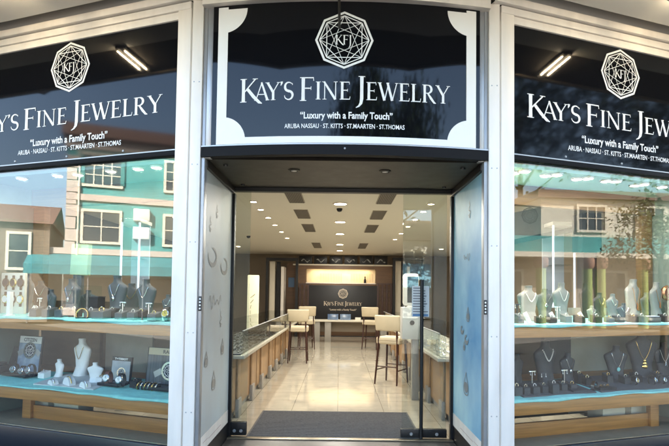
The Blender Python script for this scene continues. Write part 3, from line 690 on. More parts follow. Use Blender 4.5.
def white_ramp(px, w, wp, hp, lb, m=GOLD):
    p = spot(-1, 'lo', px, w); L = px2m(p, wp)/2; h = px2m(p, hp); t = thing('bracelet_ramp', lb, 'bracelet holder', p, -WA-.35, 'white bracelet ramps')
    rings = []
    for k in range(13):
        a = math.pi*k/12; rings.append([(-L*math.cos(a), y, z) for y, z in ((-.03, 0), (-.03, h*math.sin(a)+.003), (.03, h*math.sin(a)+.003), (.03, 0))])
    MB().loft(rings).build('ramp', V_WHITE, t)
    MB().tube([(-L*math.cos(math.pi*k/12), -.008, h*math.sin(math.pi*k/12)+.007) for k in range(1, 12)], .005, 6).build('bracelet', m, t)
white_ramp(72, .19, 15, 8, 'white ramp with gold bracelet in front of the gold chain bust')
white_ramp(56, .16, 11, 5, 'low white ramp below the small bust by the watch poster', SILVER)
white_ramp(88, .16, 12, 6, 'white ramp with silver bracelet below small bust near dark poster', SILVER)
def watch(s, lv, px, w, sz, strap, dial, lb, rz=0, dz=0.0):
    p = spot(s, lv, px, w)+Vector((0, 0, dz)); r_ = px2m(p, sz)/2; t = thing('wrist_watch', lb, 'watch', p, wrot(s)+rz, 'watches on show')
    rings = []
    for k in range(21):
        a = 2*math.pi*k/20; c, sn = math.cos(a), math.sin(a)
        rings.append([(x*r_, (-.0+.62*c*q)*r_, (1+.95*sn*q)*r_) for x, q in ((-.32, 1), (.32, 1), (.32, 1.1), (-.32, 1.1))])
    MB().loft(rings, cap=False).build('strap', strap, t)
    M = Matrix.Translation((0, -.66*r_, 1.12*r_)) @ Matrix.Rotation(R(78), 4, 'X')
    MB().lathe([(.52*r_, -.10*r_), (.58*r_, 0), (.58*r_, .10*r_), (.48*r_, .16*r_), (.44*r_, .12*r_)], 20, M).build('case', SILVER, t)
    MB().lathe([(.45*r_, .10*r_), (.45*r_, .13*r_), (.001, .131*r_)], 20, M).build('dial', dial, t)
    MB().tube([M @ Vector(v) for v in ((0, .3*r_, .145*r_), (0, 0, .145*r_), (.2*r_, -.06*r_, .145*r_))], .03*r_, 5).build('hands', SILVER if dial is DIALB else STRAPB, t)
def poster(px0, px1, pyt, w, side, brand, style, lb, tray=True, dial=(.0, .5, .3), textsize=None, textx=0.0):
    pc = (px0+px1)/2; p = spot(side, 'lo', pc, w); W2 = px2m(p, px1-px0)/2; u, zt = wat(side, pc, pyt, w); H2 = zt-p.z
    t = thing('watch_poster_stand', lb, 'display stand', p, wrot(side)-.06, 'watch posters on stands')
    lean = Matrix.Rotation(R(-6), 3, 'X')
    lm = lambda v: tuple(lean @ Vector(v))
    frame, ground, head, ink = style
    MB().box(-W2, W2, 0, .025, 0, H2, r=.003).map(lm).build('frame', frame, t)
    e = W2*.08; hb = H2*.20 if style[2] is not style[0] else H2*.16
    MB().box(-W2+e, W2-e*.8, -.003, -.001, .03, H2-hb).map(lm).build('picture', ground, t)
    MB().box(-W2+e, W2-e*.8, -.004, -.0015, H2-hb+.002, H2-.006).map(lm).build('masthead', head, t)
    x = MB(); add_text(x, brand, hb*.62, textx*W2, H2-hb*.74, -.006, .0012, W2*(textsize or 1.1)); x.map(lm).build('brand_lettering', ink, t, smooth=False)
    dx, dzz, dr = dial
    cx, cz, rr = dx*W2, dzz*H2, dr*W2*2
    def ringd(r0, r1, y, n=36):
        m = MB()
        for k in range(n):
            a, b2 = 2*math.pi*k/n, 2*math.pi*(k+1)/n
            m.face([(cx+r*math.cos(q), y, cz+r*math.sin(q)*.94) for r, q in ((r1, a), (r1, b2), (r0, b2), (r0, a))])
        return m
    ringd(rr*.78, rr, -.0055).map(lm).build('printed_bezel', SILVER, t, smooth=False)
    ringd(.0005, rr*.79, -.005).map(lm).build('printed_dial', DIALB, t, smooth=False)
    m = ringd(rr*.55, rr*.62, -.0062)
    for k in range(12):
        a = k*math.pi/6; line(m, (cx+rr*.66*math.cos(a), cz+rr*.62*math.sin(a)), (cx+rr*.76*math.cos(a), cz+rr*.72*math.sin(a)), rr*.05, -.0063)
    for (ox, oz) in ((-.28, 0), (.28, .0), (0, -.28)):
        for k in range(12):
            a, b2 = 2*math.pi*k/12, 2*math.pi*(k+1)/12
            m.face([(cx+rr*(ox+r*math.cos(q)), -.0066, cz+rr*(oz+r*math.sin(q))) for r, q in ((.16, a), (.16, b2), (.12, b2), (.12, a))])
    line(m, (cx, cz), (cx+rr*.4, cz+rr*.35), rr*.06, -.0072); line(m, (cx, cz), (cx-rr*.2, cz+rr*.55), rr*.04, -.0076)
    m.map(lm).build('printed_markings', WHITEL, t, smooth=False)
    # printed strap running off the dial
    m = MB(); line(m, (cx-rr*1.0, cz-rr*.05), (cx-min(rr*1.9, cx+W2-e), cz-rr*.5), rr*.62, -.0045); line(m, (cx+rr*1.0, cz), (min(cx+rr*1.9, W2-e), cz-rr*.42), rr*.62, -.0045)
    m.map(lm).build('printed_strap', ALUG, t, smooth=False)
    if tray: bx('tray', frame, t, -W2*1.02, W2*1.04, -.15, -.012, -.004, .024, r=.004)
    return t
BLUEP = mat('pale_blue_print', (.42, .52, .62), .35, var=.55, vscale=7, vcol=(.05, .10, .20))
GREYPR = mat('silver_grey_print', (.42, .46, .50), .35, var=.3, vscale=10)
DARKPR = mat('dark_stripe_print', (.10, .12, .15), .3, var=.7, vscale=9, stretch=(6, 1, .25))
poster(12.5, 46, 336, .40, -1, 'CITIZEN', (BLACKM, BLUEP, mat('white_masthead', (.72, .72, .70), .4), mat('ink', (.04, .04, .05), .4)), 'tall pale blue watch poster with white masthead on black stand', True, (.05, .62, .26))
poster(109, 134.5, 357, .36, -1, 'T+TISSOT', (BLACKM, GREYPR, BLACKM, WHITEL), 'silver grey watch poster with black masthead and round dial', True, (.12, .40, .22), 1.35)
poster(142, 186, 348, .36, -1, 'RADO', (BLACKM, DARKPR, mat('beige_masthead', (.60, .52, .36), .5), mat('ink', (.04, .04, .05), .4)), 'dark striped watch poster with beige masthead beside the post', True, (.35, .42, .22), .75, .30)
for px, w, sz, st, dl, lb, rz, dz in (
 (18, .28, 11, STRAPB, DIALB, 'black watch on tray of the tall pale blue poster, next to the open box', .2, .024), (26, .27, 10, STRAPB, DIALB, 'black watch in the middle of three on the tall poster tray', .1, .024),
 (34, .28, 12, STRAPB, DIALB, 'black watch at the white bust end of the tall poster tray', -.1, .024), (111, .24, 13, STRAPR, DIALW, 'white dial watch on brown strap before the grey poster', .1, .022),
 (124, .22, 13, STRAPB, DIALW, 'white dial watch on black strap before the grey poster', 0, .022)):
    watch(-1, 'lo', px, w, sz, st, dl, lb, rz, dz)
watch(-1, 'up', 168, .16, 14, STRAPB, mat('yellow_dial', (.7, .5, .05), .3), 'black watch with yellow dial beside the white post on upper shelf', .1)
watch(1, 'lo', 633, .24, 10, STRAPB, GOLD, 'black watch with gold dial in front of the gold pendant bust', .3)
watch(1, 'lo', 651, .22, 10, STRAPB, DIALB, 'black watch with dark dial near the end of the charcoal bust shelf', .4)
watch(1, 'lo', 661, .22, 9, STRAPB, SILVER, 'black watch with silver dial below the pale cluster pendant bust', .2)
# bangles on a bar before the dark poster
p = spot(-1, 'lo', 151, .25); t = thing('bangle_bar', 'row of silver bangles on a bar before dark striped poster', 'bangle display', p, -WA)
bx('bar', V_BLACK, t, -.12, .12, -.03, .03, .02, .05, r=.01)
for k in range(6):
    x = -.10+.04*k; MB().tube([(x+.012*math.sin(a), .036*math.cos(a), .035+.036*math.sin(a)) for a in [2*math.pi*i/18 for i in range(18)]], .006, 6, True).build('bangle', SILVER if k % 2 else GOLD, t)
# open black watch box at the far end
p = spot(-1, 'lo', 3, .36); t = thing('watch_box', 'open black watch box with lid up beside the tall watch poster', 'watch box', p, -WA-.2)
bx('box_base', V_BLACK, t, -.11, .11, -.10, .08, 0, .09, r=.006)
m = MB(); m.box(-.11, .11, 0, .03, 0, .19, r=.006, M=Matrix.Translation((0, .08, .09)) @ Matrix.Rotation(R(-18), 4, 'X')); m.build('lid', V_BLACK, t)
m = MB(); m.box(-.05, .05, -.07, .05, .088, .125, r=.02); m.build('cushion', V_DARK, t)
# black ring tray
p = spot(1, 'lo', 602, .20); t = thing('ring_tray', 'flat black tray with rings before the turquoise pendant bust', 'tray', p, WA)
bx('tray', V_BLACK, t, -.10, .10, -.07, .07, 0, .022, r=.004)
for k in range(4): MB().tube([(-.06+.04*k+.012*math.cos(a), .0, .028+.012*math.sin(a)) for a in [2*math.pi*i/12 for i in range(12)]], .003, 5, True).build('ring', GOLD if k % 2 else SILVER, t)
p = spot(1, 'lo', 575, .20); t = thing('charcoal_pad', 'sloping charcoal pad at end of the ring block row', 'display pad', p, WA)
MB().loft([[(-.09, -.07, 0), (.09, -.07, 0), (.09, .08, 0), (-.09, .08, 0)], [(-.09, -.07, .012), (.07, -.07, .012), (.05, .08, .05), (-.08, .08, .05)]]).build('pad', V_DARK, t, smooth=False)
# clear risers and what stands on or near them
def riser(s, px0, px1, w, hp, lb):
    p = spot(s, 'up', (px0+px1)/2, w); W2 = px2m(p, px1-px0)/2; h = px2m(p, hp); t = thing('acrylic_riser', lb, 'riser', p, wrot(s), 'clear acrylic risers')
    bx('top', ACRYL, t, -W2, W2, -.08, .08, h-.006, h)
    for k in (-1, 1): bx('side', ACRYL, t, *sorted((k*(W2-.006), k*W2)), -.08, .08, 0, h-.0065)
    return p, h
p, h = riser(-1, 76, 98, .52, 28, 'clear acrylic riser carrying nothing beside the black column block')
riser(1, 602, 626, .5, 14, 'clear acrylic riser behind small pale bust'); riser(1, 646, 668, .5, 16, 'clear acrylic riser behind copper cluster bust')
p = spot(-1, 'up', 76, .60); u, zt = wat(-1, 76, 244, .60); u, zb3 = wat(-1, 76, 275, .60); W2 = px2m(p, 22)/2
t = thing('cream_card_box', 'tall pale cream card box standing above the broad grey bust', 'card box', p, -WA)
MB().box(-W2, W2, 0, .05, zb3-p.z, zt-p.z, r=.002, M=Matrix.Rotation(R(2.5), 4, 'Y')).build('card', mat('pale_yellow_card', (.46, .46, .24), .6), t)
bx('stand', V_GREY, t, -W2*.5, W2*.5, .005, .045, 0, zb3-p.z+.004, r=.003)
m = MB(); add_text(m, 'K F J', .02, .02*W2, (zb3+zt)/2-p.z, -.002, 0); m.build('small_print', mat('faded_print', (.45, .43, .26), .6), t, smooth=False)
p = spot(-1, 'up', 97, .34); t = thing('column_block', 'plain black column block on the upper shelf by the clear riser', 'display block', p, -WA)
bx('column', V_BLACK, t, -.055, .055, -.05, .05, 0, .185, r=.004); bx('cap', V_DARK, t, -.058, .058, -.053, .053, .186, .194, r=.002)
# round watch board by the far end
u0, _ = wat(-1, 24, 300, .30); p = wing(-1, u0, .30, shelf_z(-1, 'up', .30)); t = thing('watch_board', 'glowing cream board holding six round dark watches', 'watch board', p, -WA)
bx('board', CREAMB, t, -.33, .0, .0, .03, 0, .42, r=.004)
for i in range(3):
    for j in range(2):
        x, z = -.045-.105*i, .32-.17*j; M = Matrix.Translation((x, -.002, z)) @ Matrix.Rotation(R(90), 4, 'X')
        q = MB().lathe([(.042, 0), (.046, .012), (.038, .018), (.035, .014)], 20, M).build('watch_case', GOLD if (i+j) % 2 else STRAPB, t)
        MB().lathe([(.036, .012), (.036, .016), (.001, .0161)], 20, M).build('dial', DIALB if j == 0 else DIALW, q)
        bx('strap', STRAPB, q, x-.016, x+.016, -.008, -.001, z-.075, z+.075, r=.003)
u0, _ = wat(-1, 10, 300, .12); p = wing(-1, u0, .12, shelf_z(-1, 'up', .12)); t = thing('price_block', 'slim white upright block at front of the round watch board', 'display block', p, -WA)
bx('block', V_WHITE, t, -.022, .022, -.02, .02, 0, .24, r=.003); bx('foot', V_WHITE, t, -.04, .04, -.04, .03, 0, .012, r=.003)
# bronze round clock and tray box in the other window
u0, _ = wat(1, 668, 287, .5); p = wing(1, u0, .5, shelf_z(1, 'up', .5)); t = thing('bronze_clock', 'round bronze clock dial on a stand at end of the upper shelf', 'clock', p, WA)
M = Matrix.Translation((0, 0, .27)) @ Matrix.Rotation(R(90), 4, 'X')
MB().lathe([(.075, -.03), (.085, 0), (.07, .02), (.062, .012)], 24, M).build('case', COPPER, t); MB().lathe([(.063, .01), (.063, .014), (.001, .0142)], 24, M).build('dial', STRAPR, t)
MB().tube([(0, 0, .2), (0, .01, .02)], .012, 8).build('stem', COPPER, t); MB().lathe([(.05, 0), (.05, .012), (.012, .02)], 18).build('foot', COPPER, t)
p = spot(1, 'up', 652, .15); t = thing('jewel_box', 'small dark open jewel box with white lining on the upper shelf', 'jewellery box', p, WA)
bx('box', V_DARK, t, -.07, .07, -.04, .05, 0, .055, r=.003); bx('lining', V_WHITE, t, -.06, .06, -.032, .042, .0552, .062, r=.002)

# ------------------------------------------------------------------ entrance recess
t = thing('entrance_soffit', 'dark bronze metal ceiling of the entrance recess with corner bolts', 'soffit')
bx('ceiling_panel', DARKBR, t, XC-1.16, XC+1.16, 4.56, 5.76, 2.665, 2.70)
bx('door_header', BLACKM, t, XC-1.22, XC+1.22, 5.765, 5.845, 2.625, 3.0)
bx('side_rail', BLACKM, t, XC-1.215, XC-1.162, 4.57, 5.76, 2.60, 2.70, r=.004)
bx('side_rail', BLACKM, t, XC+1.162, XC+1.215, 4.57, 5.76, 2.60, 2.70, r=.004)
for x in (-1.05, 1.05):
    for y in (4.75, 5.6): MB().lathe([(.022, 0), (.02, -.014), (.008, -.016)], 12, Matrix.Translation((XC+x, y, 2.664))).build('bolt', BLACKM, t)
for px, py, lb in ((294, 170, 'small recess spotlight over the entrance, watch window side'), (385, 171, 'small recess spotlight over the entrance, long door handle side')):
    d = ray(px, py); p = d*((2.664-EYE)/d.z)+Vector((0, 0, EYE)); q = thing('recess_spotlight', lb, 'spotlight', p, 0, 'spotlights in the entrance soffit')
    MB().lathe([(.055, .0), (.055, -.006), (.035, -.012), (.03, -.004)], 20).build('trim_ring', DARKBR, q); MB().lathe([(.03, -.004), (.026, -.012), (.001, -.016)], 16).build('lens', mat('unlit_lens', (.7, .66, .6), .15), q)
FILML = mat('grey_frosted_film', (.54, .60, .60), .42, var=.25, vscale=1.1, vcol=(.48, .47, .43), spec=.3)
FILMR = mat('blue_cloud_film', (.42, .68, .76), .4, var=.3, vscale=1.3, vcol=(.08, .30, .54), spec=.4)
INKG = mat('film_drawing_ink', (.20, .16, .12), .4)
def motif(mb, kind, cy, cz, k):
    if kind == 'drop': P = [(cy+k*.5*math.sin(a)*(1-math.cos(a))/2, cz+k*math.cos(a)*.36) for a in [2*math.pi*i/22 for i in range(23)]]
    elif kind == 'ring': P = [(cy+k*.72*math.cos(a), cz+k*.36*math.sin(a)) for a in [R(-200+290*i/20) for i in range(21)]]
    elif kind == 'curl': P = [(cy+k*.3*i/9*math.cos(i*.9), cz+k*(.5-i*.07)) for i in range(14)]
    else: P = [(cy+k*(.9*i/20-.45), cz+k*.14*math.sin(i*1.1)*(.6+.4*math.sin(i*.37))) for i in range(21)]
    for i, (a, b2) in enumerate(zip(P, P[1:])): line(mb, a, b2, {'script': .009, 'curl': .011, 'drop': .012, 'ring': .012+.03*math.sin(math.pi*i/20)}[kind], 0)
    if kind in ('drop', 'curl'):
        c = (cy, cz-k*(.12 if kind == 'drop' else .50)); r_ = k*(.17 if kind == 'drop' else .10)
        mb.face([(c[0]+1.5*r_*math.cos(q), 0, c[1]+r_*math.sin(q)) for q in [2*math.pi*i/16 for i in range(16)]])
for s in (-1, 1):
    xw = XC+s*1.188
    t = thing('side_glass_panel', ('grey frosted' if s < 0 else 'blue cloud printed')+' glass side panel of the entrance with jewellery drawings', 'glass panel', (xw, SEAM+.06, 0))
    X = lambda a, b: sorted((s*a, s*b))
    bx('film_pane', FILML if s < 0 else FILMR, t, *X(0, .014), .03, 1.20, .30, 2.598)
    bx('bottom_band', ALU, t, *X(-.002, .016), .03, 1.20, .17, .2985)
    bx('kick_plate', BLACKM, t, *X(.0, .02), .03, 1.24, .0, .1685)
    bx('rear_stile', BLACKM, t, *X(-.03, .02), 1.201, 1.27, .0, 2.6, r=.003)
    bx('front_stile', ALUG, t, *X(-.004, .016), .0, .0295, .0, 2.6, r=.003)
    MO = [('ring', .35, 1.86, .30), ('ring', .85, 1.80, .28), ('curl', .25, 2.15, .18), ('script', .5, 1.45, .75), ('curl', .75, 1.28, .2), ('drop', .2, .95, .26), ('drop', .85, 1.0, .3), ('drop', .5, .72, .34), ('curl', .5, 2.3, .16)] if s < 0 else \
         [('drop', .55, 1.36, .26), ('ring', .6, 1.12, .13), ('ring', .78, 1.20, .11), ('drop', .7, 1.05, .16), ('drop', .62, .70, .42), ('curl', .5, 2.35, .2), ('script', .6, 1.9, .4)]
    for k in MO:
        dr = MB(); motif(dr, k[0], k[1], k[2], k[3]*.72); dr.map(lambda p: (-s*.0035-s*.0004*random.random(), p.x, p.z)); dr.build('jewellery_drawing', mat('film_ink_grey', (.30, .28, .25), .45) if s < 0 else mat('film_ink_blue', (.20, .24, .26), .45), t, smooth=False)
    mk = MB()
    mk.box(*X(-.004, -.0022), .35, .85, .225, .229)
    mk.box(*X(-.004, -.0022), .15, .32, .236, .239)
    mk.build('scuff', mat('scuff_pink', (.45, .33, .30), .6), t)
structure(bx('entrance_floor', mat('dark_floor_tile', (.06, .055, .05), .35, var=.3), None, XC-1.18, XC+1.18, 4.55, 5.768, .002, .010))
tag(MB().box(XC-1.18, XC+1.18, 5.69, 5.765, .011, .024, r=.004).build('threshold', mat('brass_threshold', (.42, .36, .26), .3, metal=.8, var=.3)), 'worn metal threshold strip in front of the dark entrance mat', 'threshold')
def ribs(name): 
    m = mat(name, (.20, .19, .18), .9, var=.5, vscale=14, stretch=(3, 40, 1), bump=.8, bscale=30); return m
MATM = ribs('ribbed_mat')
a, b2, c, d2 = onfloor(246, 436.5, .02), onfloor(421, 437, .02), onfloor(410, 412.5, .02), onfloor(263, 410.5, .02)
mt = thing('entrance_mat', 'dark grey ribbed entrance mat just inside the glass door', 'mat')
MB().loft([[(a.x, 5.785, z), (b2.x, 5.785, z), (b2.x, c.y, z), (a.x, c.y, z)] for z in (.0125, .022)]).build('pile', MATM, mt, smooth=False)
m = MB()
n = 34
for k in range(n):
    y0 = 5.795+(c.y-5.815)*k/n; m.box(a.x+.02, b2.x-.02, y0, y0+.012, .0222, .026)
m.build('rib', MATM, mt, smooth=False)
# glass leaves
SIL = thing('glass_sidelight', 'narrow clear glass sidelight beside the grey frosted panel', 'glass panel', (0, 5.80, 0))
bx('pane', DGLASS, SIL, -1.150, -.965, .0, .012, .165, 2.625); bx('floor_clamp', BLACKM, SIL, -1.15, -.965, -.02, .035, .028, .165, r=.003)
for x in (-1.09, -1.02): MB().lathe([(.018, 0), (.014, .006)], 14, Matrix.Translation((x, -.02, .075)) @ Matrix.Rotation(R(90), 4, 'X')).build('bolt', ALUG, SIL)
DR = thing('glass_door', 'clear glass door leaf with long black vertical handle', 'door', (0, 5.80, 0))
bx('pane', DGLASS, DR, .680, 1.150, .0, .012, .115, 2.62)
bx('bottom_rail', BLACKM, DR, .67, 1.155, -.02, .035, .028, .115, r=.003)
hd = MB(); hd.tube([(.877, -.06, .03), (.877, -.06, 1.70)], .019, 12); hd.tube([(.877, -.06, .35), (.877, .0, .35)], .01, 8); hd.tube([(.877, -.06, 1.5), (.877, .0, 1.5)], .01, 8); hd.build('handle', BLACKM, DR)
for x in (.78, 1.05): MB().lathe([(.018, 0), (.014, .006)], 14, Matrix.Translation((x, -.02, .065)) @ Matrix.Rotation(R(90), 4, 'X')).build('bolt', ALUG, DR)
q0, q1 = at(412, 286, 5.80), at(429, 317, 5.80)
nt2 = thing('door_notice', 'white paper notice with dark printed lines stuck on the glass door', 'notice', (0, 5.80, 0))
bx('paper', mat('notice_paper', (.66, .66, .63), .6), nt2, q0.x, q1.x, -.0035, -.001, q1.z, q0.z)
ink = MB(); W3 = q1.x-q0.x
for k in range(11):
    z = q0.z-.022-(q0.z-q1.z-.05)*k/10; ink.box(q0.x+.012, q0.x+W3*(.55+.4*random.random()), -.0046, -.0036, z-.005, z+.004)
ink.build('printed_line', mat('notice_ink', (.10, .10, .11), .6), nt2)
bx('blue_strip', mat('notice_blue', (.12, .25, .42), .6), nt2, q0.x+.01, q1.x-.01, -.0049, -.0037, q1.z+.006, q1.z+.03)

# ------------------------------------------------------------------ shop interior
for i, (Y0, Y1) in enumerate(((7.45, 8.65), (9.4, 10.45), (11.35, 12.7), (15.5, 17.2))):
    for s in (-1, 1):
        t = thing('ceiling_vent', 'dark slatted ceiling vent, '+ORD[i]+' from the door in row towards '+('poster lightbox' if s < 0 else 'door handle side'), 'vent', (s*.695, (Y0+Y1)/2, 3.0), 0, 'dark ceiling vents')
        L = (Y1-Y0)/2; bx('frame', mat('vent_grey', (.30, .26, .21), .6), t, -.125, .125, -L, L, -.012, -.001)
        m = MB()
        for k in range(9): m.box(-.11+.0255*k, -.11+.0255*k+.016, -L+.02, L-.02, -.018, -.0125)
        m.build('slat', mat('vent_dark', (.06, .05, .04), .6), t, smooth=False)
k = 0
for y in (7.0, 8.7, 10.9, 13.1, 15.9, 18.2):
    downlight((.0, y, 3.0), .10, 1.8 if y < 8 else 5.6, 'large round ceiling light down the middle of the shop, '+ORD[k]+' from the door', 'round ceiling lights along the middle'); k += 1
for s in (-1, 1):
    for i, y in enumerate((6.6, 7.5, 8.6, 9.4, 10.4, 11.5, 12.8, 14.2)):
        downlight((s*1.42+.03, y, 3.0), .05, 2.3, 'small downlight above counters on '+('sidelight' if s < 0 else 'door handle')+' side, '+ORD[i]+' from the door', 'small downlights above the counters')
for s in (-1, 1):
    for i, y in enumerate((8.0, 10.5, 13.5, 17.0)):
        downlight((s*3.2, y, 3.0), .07, 1.8, 'downlight near the side wall behind counters on '+('sidelight' if s < 0 else 'door handle')+' side, '+ORD[i]+' from the door', 'downlights near the side walls')
for px, py, lb in ((248.5, 236, 'small dark ceiling sensor above the poster lightbox'), (339.5, 208.5, 'small dark ceiling camera near first middle light')):
    d = ray(px, py); p = d*((3.0-EYE)/d.z)+Vector((0, 0, EYE)); o = MB().lathe([(.05, 0), (.05, -.02), (.035, -.05), (.01, -.06)], 16).build('ceiling_sensor', BLACKM, None, p); tag(o, lb, 'sensor')
# inner side walls carry wall display units
t = thing('inside_wall', 'beige shop wall lining behind the counters, lightbox side', 'wall'); bx('lining', WALLM, t, -4.9, -4.86, 6.3, 20.6, .012, 3.0); t['kind'] = 'structure'
t = thing('inside_wall', 'beige shop wall lining behind the counters, door handle side', 'wall'); bx('lining', WALLM, t, 4.86, 4.9, 6.3, 20.6, .012, 3.0); t['kind'] = 'structure'
t = thing('inside_wall', 'beige shop wall at the far end of the room', 'wall'); bx('lining', WALLM, t, -4.86, 4.86, 20.3, 20.6, .012, 3.0); t['kind'] = 'structure'
# counters
CW = mat('counter_maple', (.36, .22, .11), .4, var=.25, vscale=2, stretch=(1, 1, 6)); CG = mat('counter_grey', (.30, .28, .25), .45, var=.1); RIM = mat('counter_rim', (.44, .40, .32), .4)
CASEG = glass('case_glass', .04, .8, (.92, .95, .93))
for s in (-1, 1):
    for i, Y0 in enumerate((6.35, 8.35, 10.35, 12.35)):
        side = 'sidelight' if s < 0 else 'door handle'
        t = thing('glass_counter', 'glass topped maple counter on the '+side+' side, '+ORD[i]+' from the door', 'counter', (XC+s*1.13, Y0, .012), 0, 'glass topped counters')
        X = lambda a, b: sorted((s*a, s*b))
        bx('base', CW, t, *X(.15, .75), .02, 1.94, .10, .735, r=.003)
        bx('plinth', CG, t, *X(.19, .75), .02, 1.94, .0, .099)
        for y in (.30, 1.35):
            bx('pillar', CW, t, *X(.125, .149), y+.01, y+.19, .222, .735, r=.004); bx('pillar_foot', CG, t, *X(.105, .149), y, y+.2, .0, .22, r=.004)
        bx('rim', RIM, t, *X(.0, .75), .0, 1.98, .7455, .785, r=.004)
        bx('case_front', CASEG, t, *X(.02, .028), .02, 1.96, .786, 1.06)
        bx('case_top', CASEG, t, *X(.02, .72), .02, 1.96, 1.061, 1.069)
        bx('case_edge', ALUG, t, *X(.012, .03), .01, 1.97, 1.0695, 1.078)
        for k3 in range(3): bx('display_pad', mat('case_pad_cream', (.50, .47, .40), .8) if s > 0 else V_DARK, t, *X(.05, .70), .04+.645*k3, .04+.645*k3+.61, .787, .803, r=.004)
        m = MB(); rr = random.Random(i*2+s)
        for iy in range(24):
            for ix in range(6):
                cx2, cy2 = s*(.09+.105*ix+rr.uniform(-.012, .012)), .07+.078*iy+rr.uniform(-.008, .008); q = rr.random()
                if q < .45:
                    r2 = rr.uniform(.014, .022); m.tube([(cx2+r2*math.cos(a), cy2, .826+r2*math.sin(a)) for a in [2*math.pi*i2/10 for i2 in range(10)]], .004, 5, True)
                elif q < .8: m.ball((cx2, cy2, .818), rr.uniform(.008, .016))
                else: m.box(cx2-.018, cx2+.018, cy2-.012, cy2+.012, .804, .83, r=.004)
        j = tag(m.build('jewellery', SILVER if s > 0 else mat('dark_jewellery', (.22, .20, .17), .3, metal=.6), None, (XC+s*1.13, Y0, .012), smooth=False), 'scattered glinting jewellery inside '+ORD[i]+' counter on the '+side+' side', 'jewellery', None, 'stuff')
# stools
def make_stool(label, loc, rz):
    t = thing('bar_stool', label, 'bar stool', loc, rz, 'cream bar stools with dark legs')
    MB().box(-.22, .22, -.21, .20, .675, .80, r=.03, seg=3).build('seat', SKIN_CREAM, t)
    MB().tube([(x, y, .742) for x, y in ((-.2205, -.19), (-.19, -.2105), (.19, -.2105), (.2205, -.19), (.2205, .18), (.19, .2005), (-.19, .2005), (-.2205, .18))], .004, 6, True).build('piping', mat('seam_tan', (.30, .24, .15), .6), t)
    m = MB(); m.box(-.23, .23, -.03, .03, .0, .27, r=.025, seg=3)
    m.map(lambda p: (p.x*(1+.06*(p.z/.33)), p.y+.22-.14*(p.x/.23)**2*.35+.05*p.z/.33, p.z+.90)); m.build('backrest', SKIN_CREAM, t)
    for sx in (-1, 1):
        MB().tube([(sx*.17, -.16, .71), (sx*.205, -.20, 0)], [.022, .014], 8).build('leg', WOODDK, t)
        MB().tube([(sx*.205, .26, 0), (sx*.175, .18, .68), (sx*.17, .20, .90)], [.014, .022, .018], 8).build('leg', WOODDK, t)
        MB().tube([(sx*.195, -.19, .24), (sx*.195, .225, .24)], .010, 8).build('stretcher', WOODDK, t)
    MB().tube([(-.193, -.185, .30), (.193, -.185, .30)], .010, 8).build('stretcher', WOODDK, t); MB().tube([(-.19, .215, .30), (.19, .215, .30)], .010, 8).build('stretcher', WOODDK, t)
    return t
s1 = make_stool('cream bar stool nearest the door on the sidelight side', (0, 0, 0), 0)
for i, (px, py, rz, lb) in enumerate(((298, 362, 180, None), (306, 348.5, 190, 'cream bar stool partly hidden behind the stool on sidelight side'), (392, 383, 150, 'cream bar stool turned towards the grey lock cabinet, nearest the door handle'), (371, 349, 165, 'cream bar stool farther back next to the long desk'))):
    o = s1 if i == 0 else dup(s1); p = onfloor(px, py, .012); o.location = p; o.rotation_euler.z = R(rz)
    if lb: o['label'] = lb
# grey lock cabinet, monitor
p = at(411, 330, 7.9)
t = thing('lock_cabinet', 'grey metal cabinet with a round black lock standing at counter end', 'cabinet', (p.x, 7.9, .012))
LGREY = mat('light_grey_metal', (.50, .50, .48), .4, var=.08)
bx('body', LGREY, t, -.13, .14, -.05, .25, .88, 1.34, r=.006); bx('leg', CG, t, .02, .12, .0, .15, 0, .879, r=.004)
MB().lathe([(.035, 0), (.032, .012), (.012, .014)], 18, Matrix.Translation((.01, -.05, 1.12)) @ Matrix.Rotation(R(90), 4, 'X')).build('lock', BLACKM, t)
t = thing('computer_monitor', 'white rounded monitor with dark screen on the grey lock cabinet', 'monitor', (p.x+.02, 7.95, 1.352))
bx('housing', ALU, t, -.14, .10, -.03, .06, .02, .50, r=.05, ); bx('screen', mat('dark_screen', (.012, .014, .02), .1), t, -.075, .085, -.034, -.031, .07, .45, r=.0); bx('stand', ALU, t, -.07, .05, -.02, .08, 0, .03, r=.005)
# poster lightbox on its stand
q0, q1 = at(247.5, 275, 12), at(258, 326, 12)
t = thing('poster_lightbox', 'tall lit cream poster panel with faint plant print behind the counters', 'lightbox', (0, 12, 0))
m = MB(); m.box(q0.x, q1.x, 0, .08, q1.z-.25, q0.z, r=.02); m.build('lit_panel', mat('lit_poster', (.70, .68, .50), .5, emit=.035), t)
bx('stand', WOODD, t, q0.x, q1.x, .0, .08, .012, q1.z-.252)
m = MB()
for k in range(7): m.tube([((q0.x+q1.x)/2-.05, -.004, q1.z-.1+.12*k), ((q0.x+q1.x)/2+.05*math.cos(k), -.004, q1.z-.02+.12*k)], .006, 5)
m.build('plant_print', mat('faded_green', (.25, .26, .12), .6), t)
